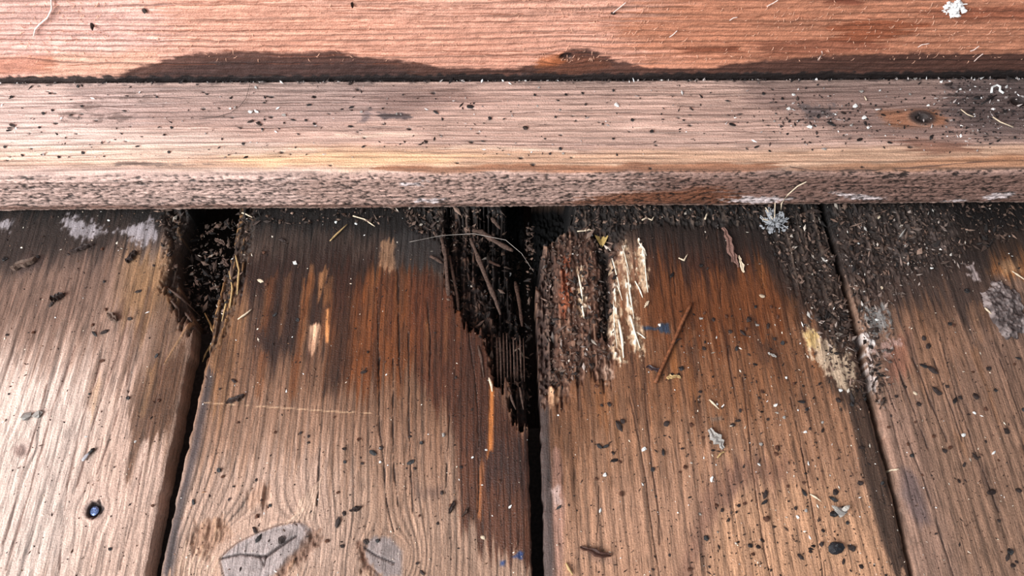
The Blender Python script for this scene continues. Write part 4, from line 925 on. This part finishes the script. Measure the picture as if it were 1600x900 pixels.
# yellow leaf
yl = obj('yellow_leaf', None, label='tiny yellow folded leaf beside the hole under the batten', category='leaf')
x, y = F(941, 363); yl.location = (x, y, floor_z(x, y) + .0015)
V = []; Fc = []
for i in range(6):
    t = i / 5; w = .0032 * (1 - t) ** 0.8 + .0001
    V += [(-w, -.0055 * t, .0018 * (1 - t)), (0, -.0055 * t, 0), (w, -.0055 * t, .0018 * (1 - t)), (w * .9, -.0055 * t, .0014 * (1 - t)), (0, -.0055 * t, -.0004), (-w * .9, -.0055 * t, .0014 * (1 - t))]
for i in range(5):
    for k in range(6): Fc.append((i * 6 + k, i * 6 + (k + 1) % 6, i * 6 + 6 + (k + 1) % 6, i * 6 + 6 + k))
Fc.append((5, 4, 3, 2, 1, 0))
obj('blade', mesh_from('blade', V, Fc), plain('leaf_yellow', (168, 140, 84), 0.6), yl)
# nail in the knot
nl = obj('nail', None, label='bluish steel nail head sunk in the knot of the pale left plank', category='nail')
x, y = F(144, 797); nl.location = (x, y, -0.0018)
V, Fc = tube([(0, 0, -.015), (0, 0, -.0006), (0, 0, -.0005), (0, 0, .0003), (0, 0, .0006)], [.0008, .0008, .0017, .0018, .0012], 14)
obj('head', mesh_from('head', V, Fc), plain('nail_steel', (110, 125, 165), 0.35, 0.5, 0.4, 1500, 0.8), nl)

# ------------------------------------------------------------------ splinters still part of the planks
pB, pC, pA = PLANKS['B'][0], PLANKS['C'][0], PLANKS['A'][0]
def splinter(parent, pts, zs, r, mat=SPLW, flat=0.45):
    return strand('splinter', pts, r, mat, zs=zs, parent=parent, flat=flat)
SPLD = plain('splinter_dark', (62, 44, 36), 0.85, 0.2, 0.5, 1200)
splinter(pB, [(735, 372), (748, 405), (762, 440), (774, 468), (782, 492)], [-.001, -.002, -.003, -.004, -.006], .0011)
splinter(pB, [(738, 360), (752, 362), (772, 376), (790, 386), (802, 392)], [-.0005, -.0008, -.001, -.0015, -.002], .0014)
splinter(pB, [(690, 372), (696, 400), (699, 440), (702, 485), (704, 520)], [.001, .0006, 0, -.0008, -.0016], .0011)
splinter(pB, [(702, 400), (708, 430), (714, 460), (718, 500)], [-.001, -.0015, -.0018, -.0016], .0009, SPLD)
splinter(pB, [(672, 400), (682, 405), (692, 412)], [.0012, .001, .0006], .0009)
splinter(pB, [(805, 440), (811, 470), (816, 510)], [-.006, -.006, -.007], .0010, SPLD)
splinter(pB, [(768, 340), (774, 348), (782, 358)], [-.001, -.0012, -.002], .0010)
splinter(pB, [(764, 408), (772, 412), (782, 416)], [-.005, -.005, -.005], .0008, SPLD)
splinter(pB, [(742, 512), (748, 508), (757, 500)], [-.003, -.003, -.003], .0006)
for i in range(9):
    x0 = 776 + i * 5.2
    splinter(pB, [(x0, 520 + i * 2 + rnd.uniform(-8, 8)), (x0 + 1.2, 560), (x0 + 2.0, 598 + rnd.uniform(-8, 20))], [-.0045, -.0038, -.0030], rnd.uniform(.00030, .00048), SPLW if i % 2 else SPLD, 1.0)
for (pts, z) in (([(764, 590), (768, 602), (769, 612)], .0006), ([(795, 605), (800, 625), (806, 640)], -.0005), ([(812, 605), (815, 622), (818, 640)], -.002), ([(747, 540), (752, 560), (756, 590)], .0003)):
    splinter(pB, pts, [z, z, z], .0005, PALE if pts[0][0] == 764 else SPLW)
FIB = plain('bleached_fibre', (238, 226, 206), 0.8, 0.2, 0.2, 1200)
for (x0, y0, x1, y1) in ((957, 402, 968, 452), (972, 384, 984, 430), (979, 420, 990, 500), (998, 380, 1010, 400), (1006, 395, 1012, 458), (958, 470, 964, 545), (966, 500, 974, 560), (984, 495, 1000, 545), (962, 440, 972, 470), (992, 440, 1004, 466), (904, 425, 910, 470), (908, 470, 913, 496), (994, 520, 1008, 530)):
    xm, ym = (x0 + x1) / 2 + rnd.uniform(-2, 2), (y0 + y1) / 2
    strand('fibre_strip', [(x0, y0), (xm, ym), (x1, y1)], rnd.uniform(.0002, .00055), FIB, 0.0005, parent=pC, flat=0.6)
for pts in ([(258, 446), (275, 458), (300, 478)], [(268, 470), (276, 480), (278, 500)], [(284, 482), (292, 492), (298, 500)]):
    strand('splinter', pts, .0006, SPLW, 0.001, parent=pA)
for pts in ([(340, 450), (352, 470), (345, 500)], [(356, 420), (362, 450), (358, 480)], [(318, 520), (308, 535), (302, 550)], [(366, 395), (372, 420), (370, 460)]):
    strand('splinter', pts, .0005, STRAW, 0.0008, parent=pB)
for (px, py, L_, W_, a, lb) in ((338, 368, 22, 8, -25, 'largest grey wood scrap in the top of the left gap'), (346, 400, 20, 8, -50, 'steep grey wood scrap against the right side of the left gap'), (322, 352, 14, 6, 40, 'topmost small grey scrap in the left gap under the batten'), (300, 430, 18, 6, -60, 'grey scrap against the left side of the left gap'), (330, 440, 16, 6, 20, 'lowest grey scrap in the crumbled part of the left gap')):
    x, y = F(px, py)
    chip('wood_scrap', px, py, L_, W_, R_(a), SPLW, lb, 'scrap', 0.4, lift=-0.006, group='scraps in the left gap')

# ------------------------------------------------------------------ dust, lint, cobweb
def flake_arrays(n, sampler, size, cols, seed):
    """loose crumbly litter too fine to count: many tiny torn flakes in one mesh"""
    g = np.random.default_rng(seed)
    base = np.array([(1, 0, 0), (-1, 0, 0), (0, 1, 0), (0, -1, 0), (0, 0, 1), (0, 0, -1)], float)
    fc = np.array([(0, 2, 4), (2, 1, 4), (1, 3, 4), (3, 0, 4), (2, 0, 5), (1, 2, 5), (3, 1, 5), (0, 3, 5)])
    pos = np.array([sampler(g) for _ in range(n)])
    m = len(pos)
    sz = size[0] + (size[1] - size[0]) * g.random(m) ** 2.2
    sc = np.stack([sz * (0.8 + 1.8 * g.random(m) ** 2), sz * (0.4 + 0.5 * g.random(m)), sz * (0.25 + 0.4 * g.random(m))], 1)
    V = base[None] * sc[:, None] * (0.7 + 0.6 * g.random((m, 6, 1)))
    a = g.random(m) * 6.283; ti = (g.random(m) - 0.5) * 1.6
    ct, st = np.cos(ti)[:, None], np.sin(ti)[:, None]
    X_, Y_, Z_ = V[..., 0] * ct - V[..., 2] * st, V[..., 1], V[..., 0] * st + V[..., 2] * ct
    ca, sa = np.cos(a)[:, None], np.sin(a)[:, None]
    V = np.stack([X_ * ca - Y_ * sa, X_ * sa + Y_ * ca, Z_], -1) + pos[:, None]
    Q = (fc[None] + (np.arange(m) * 6)[:, None, None]).reshape(-1, 3)
    ci = g.choice(len(cols), m, p=np.array([c[1] for c in cols]) / sum(c[1] for c in cols))
    C = np.array([rgb(*c[0]) for c in cols])[ci] * (0.75 + 0.5 * g.random((m, 1)))
    return V.reshape(-1, 3), Q, np.repeat(C, 6, 0)
def flakes(name, batches, props):
    VV, QQ, CC = [], [], []; off = 0
    for b in batches:
        v, q, c = flake_arrays(*b); VV.append(v); QQ.append(q + off); CC.append(c); off += len(v)
    V, Q, C = np.concatenate(VV), np.concatenate(QQ), np.concatenate(CC)
    me = bpy.data.meshes.new(name); set_mesh(me, V, Q)
    me.polygons.foreach_set('use_smooth', np.zeros(len(Q), bool))
    set_attr(me, C, np.full(len(V), 0.8))
    return obj(name, me, MAT_LIT, None, **props)
def lit_mat():
    m = bpy.data.materials.new('litter'); m.use_nodes = True
    N = m.node_tree.nodes; L = m.node_tree.links; b = N['Principled BSDF']
    at = N.new('ShaderNodeAttribute'); at.attribute_name = 'tint'; L.new(at.outputs['Color'], b.inputs['Base Color'])
    b.inputs['Roughness'].default_value = 0.8; b.inputs['Specular IOR Level'].default_value = 0.3
    return m
MAT_LIT = lit_mat()
def in_polys(polys, weights=None, lift=0.0004, zmin=None):
    areas = []
    for p in polys:
        xs = [q[0] for q in p]; ys = [q[1] for q in p]
        areas.append(0.5 * abs(sum(p[i][0] * p[(i + 1) % len(p)][1] - p[(i + 1) % len(p)][0] * p[i][1] for i in range(len(p)))))
    w = np.array(areas) * (np.array(weights) if weights else 1); w = w / w.sum()
    def f(g):
        for _ in range(200):
            p = polys[g.choice(len(polys), p=w)]
            x = g.uniform(min(q[0] for q in p), max(q[0] for q in p)); y = g.uniform(min(q[1] for q in p), max(q[1] for q in p))
            c = False
            for i in range(len(p)):
                (ax, ay), (bx, by) = p[i], p[(i + 1) % len(p)]
                if (ay > y) != (by > y) and x < (bx - ax) * (y - ay) / (by - ay) + ax: c = not c
            if c: break
        X_, Y_ = F(x, y); z = floor_z(X_, Y_)
        return (X_, Y_, z + lift * g.random())
    return f
DC = [((30, 24, 22), 4), ((54, 41, 35), 5), ((84, 65, 55), 4), ((116, 94, 82), 2), ((190, 176, 162), 0.3)]
LIT1 = (5200, in_polys([
    [(240, 326), (400, 326), (385, 400), (350, 480), (318, 520), (285, 470), (262, 420)],
    [(630, 328), (835, 328), (835, 380), (760, 372), (690, 368), (640, 360)],
    [(690, 370), (835, 370), (830, 640), (795, 600), (760, 540), (700, 470)],
    [(840, 380), (900, 360), (965, 345), (965, 420), (950, 560), (860, 620)],
    [(895, 322), (1300, 322), (1290, 350), (1100, 340), (900, 360)],
    [(1180, 340), (1310, 340), (1345, 540), (1290, 520), (1210, 400)],
    [(1300, 322), (1600, 320), (1600, 372), (1460, 410), (1340, 440)],
    [(1325, 440), (1360, 440), (1385, 640), (1340, 640), (1290, 560)],
    [(380, 326), (640, 326), (600, 350), (400, 350)]], [1.2, 2.2, 0.8, 0.7, 1.2, 1.2, 1.0, 0.9, 0.5], 0.0012), (0.00025, 0.0015), DC, 5)
LIT2 = (5000, in_polys([
    [(0, 330), (300, 330), (270, 600), (220, 900), (0, 900)], [(330, 400), (820, 400), (830, 900), (260, 900)],
    [(850, 560), (1340, 500), (1420, 900), (860, 900)], [(1350, 400), (1600, 380), (1600, 900), (1440, 900)]], [0.7, 0.9, 1.3, 1.5], 0.0002), (0.0001, 0.00048),
    [((40, 28, 24), 6), ((70, 48, 38), 4), ((120, 90, 70), 2), ((214, 196, 176), 1.3), ((240, 236, 230), 0.5)],
    8)
LIT3 = (900, in_polys([[(1310, 330), (1500, 330), (1510, 420), (1420, 470), (1345, 500)], [(1345, 470), (1400, 470), (1390, 640), (1360, 640)], [(1180, 340), (1320, 340), (1345, 560), (1260, 520)], [(850, 380), (960, 360), (960, 560), (860, 600)]], [1, 1, .7, .6], 0.0010), (0.0003, 0.0013),
    [((104, 88, 80), 4), ((76, 60, 52), 4), ((132, 118, 110), 2), ((190, 182, 174), 0.3)], 21)
LIT4 = (1500, in_polys([[(0, 328), (1600, 320), (1600, 430), (1300, 440), (1000, 400), (600, 400), (0, 400)], [(1060, 480), (1340, 470), (1420, 900), (1080, 900)]], None, 0.0004), (0.00015, 0.0007),
    [((30, 22, 20), 5), ((60, 44, 36), 4), ((190, 178, 164), 1.2), ((236, 232, 226), 0.5)], 22)
flakes('rotten_wood_litter', [LIT1, LIT2, LIT3, LIT4], dict(kind='stuff', label='dark crumbled rotten wood and dust strewn over the planks and heaped in their gaps', category='litter'))
def on_batten(g):
    u = g.random()
    if u < 0.25: px, py = g.uniform(0, 1600), 124 - 0.004 * g.uniform(0, 1600) + abs(g.normal(0, 2.0))
    elif u < 0.55: px, py = g.normal(1530, 50), g.normal(170, 28)
    elif u < 0.7: px, py = g.normal(1290, 70), g.normal(185, 18)
    else: px, py = g.uniform(0, 1600), g.uniform(128, 260)
    px = min(max(px, -20), 1640); py = min(max(py, 119), 262)
    d_ = ray(px, py); t_ = (HB - CAM[2]) / d_[2]; p = CAM + d_ * t_
    yy = min(max(p[1], 0.004), DB - 0.0006)
    return (p[0], yy, HB + 0.0002 if yy > .009 else HB - .0006)
flakes('batten_dust', [(2600, on_batten, (0.00012, 0.0009), [((34, 28, 28), 6), ((66, 54, 50), 3), ((150, 140, 136), 1.5), ((225, 220, 216), 1.2)], 12)],
       dict(kind='stuff', label='black and grey dust lying on the batten and in its crease', category='dust'))
# torn nap on the wall board: fine upstanding fibres
def fibres(name, specs, mat, parent, props):
    V = []; Fc = []
    for pts, r in specs:
        v, f = tube(pts, [r] * (len(pts) - 1) + [r * 0.3], 4); o = len(V); V += v; Fc += [tuple(i + o for i in q) for q in f]
    return obj(name, mesh_from(name, V, Fc), mat, parent, **props)
sp = []
for i in range(900):
    u = rnd.random()
    px = rnd.uniform(0, 1600) if u < 0.5 else rnd.gauss(rnd.choice([90, 900, 960, 1250, 1480]), 60); py = rnd.uniform(0, 95)
    x, z = Wl(px, py, YW); L_ = rnd.uniform(.0005, .0022) * (1.6 if rnd.random() < .08 else 1); a = rnd.uniform(0, 6.28) if rnd.random() < .5 else rnd.gauss(-2.3, .5)
    sp.append(([(x, YW + .0002, z), (x + math.cos(a) * L_ * .5, YW - L_ * .3, z + math.sin(a) * L_ * .5), (x + math.cos(a) * L_, YW - L_ * .25, z + math.sin(a) * L_)], rnd.uniform(.00007, .00016)))
fibres('fuzz', sp, plain('wall_fuzz', (214, 164, 138), 0.8, 0.2), wall, dict(kind='stuff', label='torn wood fuzz'))
# things caught on the wall
def wstrand(name, pts, r, mat, label, cat, off=.0012):
    P = []
    for p in pts: x, z = Wl(p[0], p[1], YW - off); P.append(np.array([x, YW - off, z]))
    Q = [P[0]]
    for a, b in zip(P[:-1], P[1:]):
        for k in range(1, 4): Q.append(a + (b - a) * k / 3)
    V, Fc = tube(Q, [r] * len(Q), 6)
    return obj(name, mesh_from(name, V, Fc, True), mat, None, label=label, category=cat)
wstrand('white_fibre', [(80, -4), (81, 14), (74, 28), (62, 38), (55, 46), (53, 56)], .00038, plain('fibre_white', (214, 190, 180), .7), 'curved whitish fibre on the upper left of the wall board', 'fibre')
for pts, lb in (([(1530, 72), (1522, 78), (1516, 80)], 'small pale fibre on the wall right of the fluff, upper one'), ([(1536, 84), (1528, 90), (1522, 96)], 'small pale fibre on the wall right of the fluff, lower one'), ([(958, 20), (968, 12), (978, 4)], 'small grey fibre high on the wall in the middle'), ([(1140, 32), (1146, 28), (1152, 27)], 'small grey fibre on the wall right of the middle'), ([(1198, 10), (1208, 5), (1216, 0)], 'small pale fibre at the top edge of the wall'), ([(1278, 94), (1285, 84), (1284, 80)], 'thin pale fibre low on the wall above the damp stain'), ([(1434, 74), (1440, 70), (1452, 68)], 'forked grey fibre on the wall left of the fluff'), ([(1046, 58), (1052, 54), (1058, 48)], 'small hooked fibre on the middle right of the wall')):
    wstrand('pale_fibre', pts, .00022, plain('fibre_white', (214, 190, 180), .7), lb, 'fibre')
for (px, py, r, lb) in ((226, 16, 9, 'dark scab with white top, upper left of the wall'), (144, 38, 8, 'dark scab of dirt below the long whitish fibre'), (550, 6, 8, 'dark scab of dirt at the top edge of the wall'), (958, 20, 8, 'dark scab of dirt on the wall above the knot'), (548, 131, 8, 'black lump in the crease between wall and batten')):
    put('dirt_scab', rnd.choice(CR['dark']), px, py, r * .55, surface='wall' if py < 120 else 'batten', label=lb, category='dirt')
def lump(name, centre, r, mat, nrm, label, cat, blobs=10, strands=6, seed=1, parent=None, squash=.6, bs_=(.25, .5)):
    q = random.Random(seed)
    root = obj(name, None, label=label, category=cat); root.location = centre
    V = []; Fc = []
    for i in range(blobs):
        me = crumb_mesh('t', q, 7, 3, .8, 1.1); c = [q.gauss(0, r * .45) for _ in range(3)]; k = 2 if nrm == 'z' else 1
        c[k] = abs(c[k]) * squash * (1 if nrm == 'z' else -1)
        s_ = r * q.uniform(*bs_); o = len(V)
        V += [np.array(v.co) * s_ + np.array(c) for v in me.vertices]; Fc += [tuple(x + o for x in p.vertices) for p in me.polygons]
        bpy.data.meshes.remove(me)
    obj('tuft', mesh_from('tuft', V, Fc), mat, root)
    V = []; Fc = []
    for i in range(strands):
        a = q.uniform(0, 6.28); b = [math.cos(a) * r * q.uniform(.8, 1.3), math.sin(a) * r * q.uniform(.8, 1.3), r * .3]
        if nrm != 'z': b = [b[0], -abs(b[2]), b[1]]
        v, f = tube(sag((0, 0, 0), b, 5, (q.gauss(0, r * .2), q.gauss(0, r * .2), q.gauss(0, r * .1))), r * .05, 4); o = len(V); V += v; Fc += [tuple(x + o for x in p) for p in f]
    obj('stray_threads', mesh_from('stray_threads', V, Fc), mat, root)
    return root
x, z = Wl(1492, 12, YW - .001); lump('fluff', (x, YW - .0004, z), .0042, plain('fluff_white', (236, 234, 232), .9, .1, .1), 'y', 'white ball of fluff stuck to the upper right of the wall board', 'fluff', 40, 14, 3, bs_=(.12, .32))
x, y = F(1208, 350); cw = lump('cobweb_clump', (x, y, floor_z(x, y) + .001), .0055, plain('cobweb_grey', (150, 150, 152), .8, .2, .3), 'z', 'grey cobweb clump with straws just below the batten', 'cobweb', 60, 46, 5, bs_=(.06, .2))
for dx, dy_, dz_ in ((-.004, .006, .004), (.0005, .008, .005), (-.0055, .001, .002)):
    V, Fc = tube(sag((0, 0, .001), (dx, dy_, dz_), 4), .00025, 5); obj('straw', mesh_from('straw', V, Fc), PALE, cw)
# curved straw leaning on the batten front
pts = [(1220, 330), (1221, 318), (1231, 304), (1246, 291), (1260, 284)]
P = []
for i, (a, b) in enumerate(pts):
    d_ = ray(a, b); yy = -.0008 - .0006; t_ = (yy - CAM[1]) / d_[1]; p = CAM + d_ * t_; p[2] = max(p[2], .001); P.append(p)
V, Fc = tube(P, .00028, 6); obj('straw', mesh_from('straw', V, Fc, True), PALE, None, label='curved pale straw leaning up against the batten front', category='straw')
# white curl and knot rim on the batten
def bpt(px, py, lift=.0006):
    x, s_ = Bt(px, py); return np.array([x, np.interp(s_, SL, PR[:, 0]), np.interp(s_, SL, PR[:, 1]) + lift])
for pts, r, mt, nm, lb in (([(1548, 146), (1549, 138), (1556, 134), (1562, 137), (1561, 143), (1567, 147)], .00055, WHITE, 'white_curl', 'curled white shred at the right end of the batten'),
                       ([(1500, 172), (1510, 180), (1520, 184)], .00025, PALE, 'pale_fibre', 'thin white fibre on the batten right of the knot hole, left one'),
                       ([(1550, 184), (1562, 192), (1582, 200)], .0003, PALE, 'pale_fibre', 'thin white fibre on the batten right of the knot hole, right one'),
                       ([(1532, 164), (1545, 155), (1556, 150)], .0003, BLK, 'dark_fibre', 'thin dark fibre below the white curl on the batten'),
                       ([(312, 187), (340, 184), (360, 178), (375, 168), (385, 155), (392, 130)], .0001, BLK, 'hair', 'long dark hair curving over the left part of the batten'),
                       ([(1350, 152), (1353, 158)], .0003, PALE, 'pale_fibre', 'short pale fibre on the batten left of the knot hole')):
    V, Fc = tube([bpt(*p) for p in pts], r, 6); obj(nm, mesh_from(nm, V, Fc, True), mt, None, label=lb, category='fibre')
# grey dust mat on the right plank
mx = np.linspace(-1, 1, 110); MXX, MYY = np.meshgrid(mx, mx)
cx, cy = F(1572, 486)
rad = np.hypot(MXX, MYY); ang = np.arctan2(MYY, MXX)
lim = 0.82 + 0.35 * (vn(np.cos(ang) * 1.6, np.sin(ang) * 1.6, 4) - 0.5) + 0.35 * (fbm(MXX * 7, MYY * 9, 6, 3) - 0.5)
XX = cx + MXX * .0118; YY = cy + MYY * .0185
ZZ = np.vectorize(floor_z)(XX, YY)
hh = sst(lim, lim * .7, rad) * (.0010 + .0016 * fbm(XX / .0030, YY / .0030, 6, 4) + .0016 * fbm(XX / .0009, YY / .0010, 3, 3)) - .0008
q = Surf(XX, YY); t = fbm(XX / .002, YY / .002, 9, 3)[..., None]; t = np.clip((t - .3) * 2.2, 0, 1); q.C = rgb(58, 48, 46) * (1 - t) + rgb(142, 128, 124) * t; q.R[:] = .9
obj('dust_mat', grid_mesh('dust_mat', np.stack([XX, YY, ZZ + hh], -1), q), MAT_LIT, None, label='matted grey lump of dust at the right edge of the dark plank', category='dust')
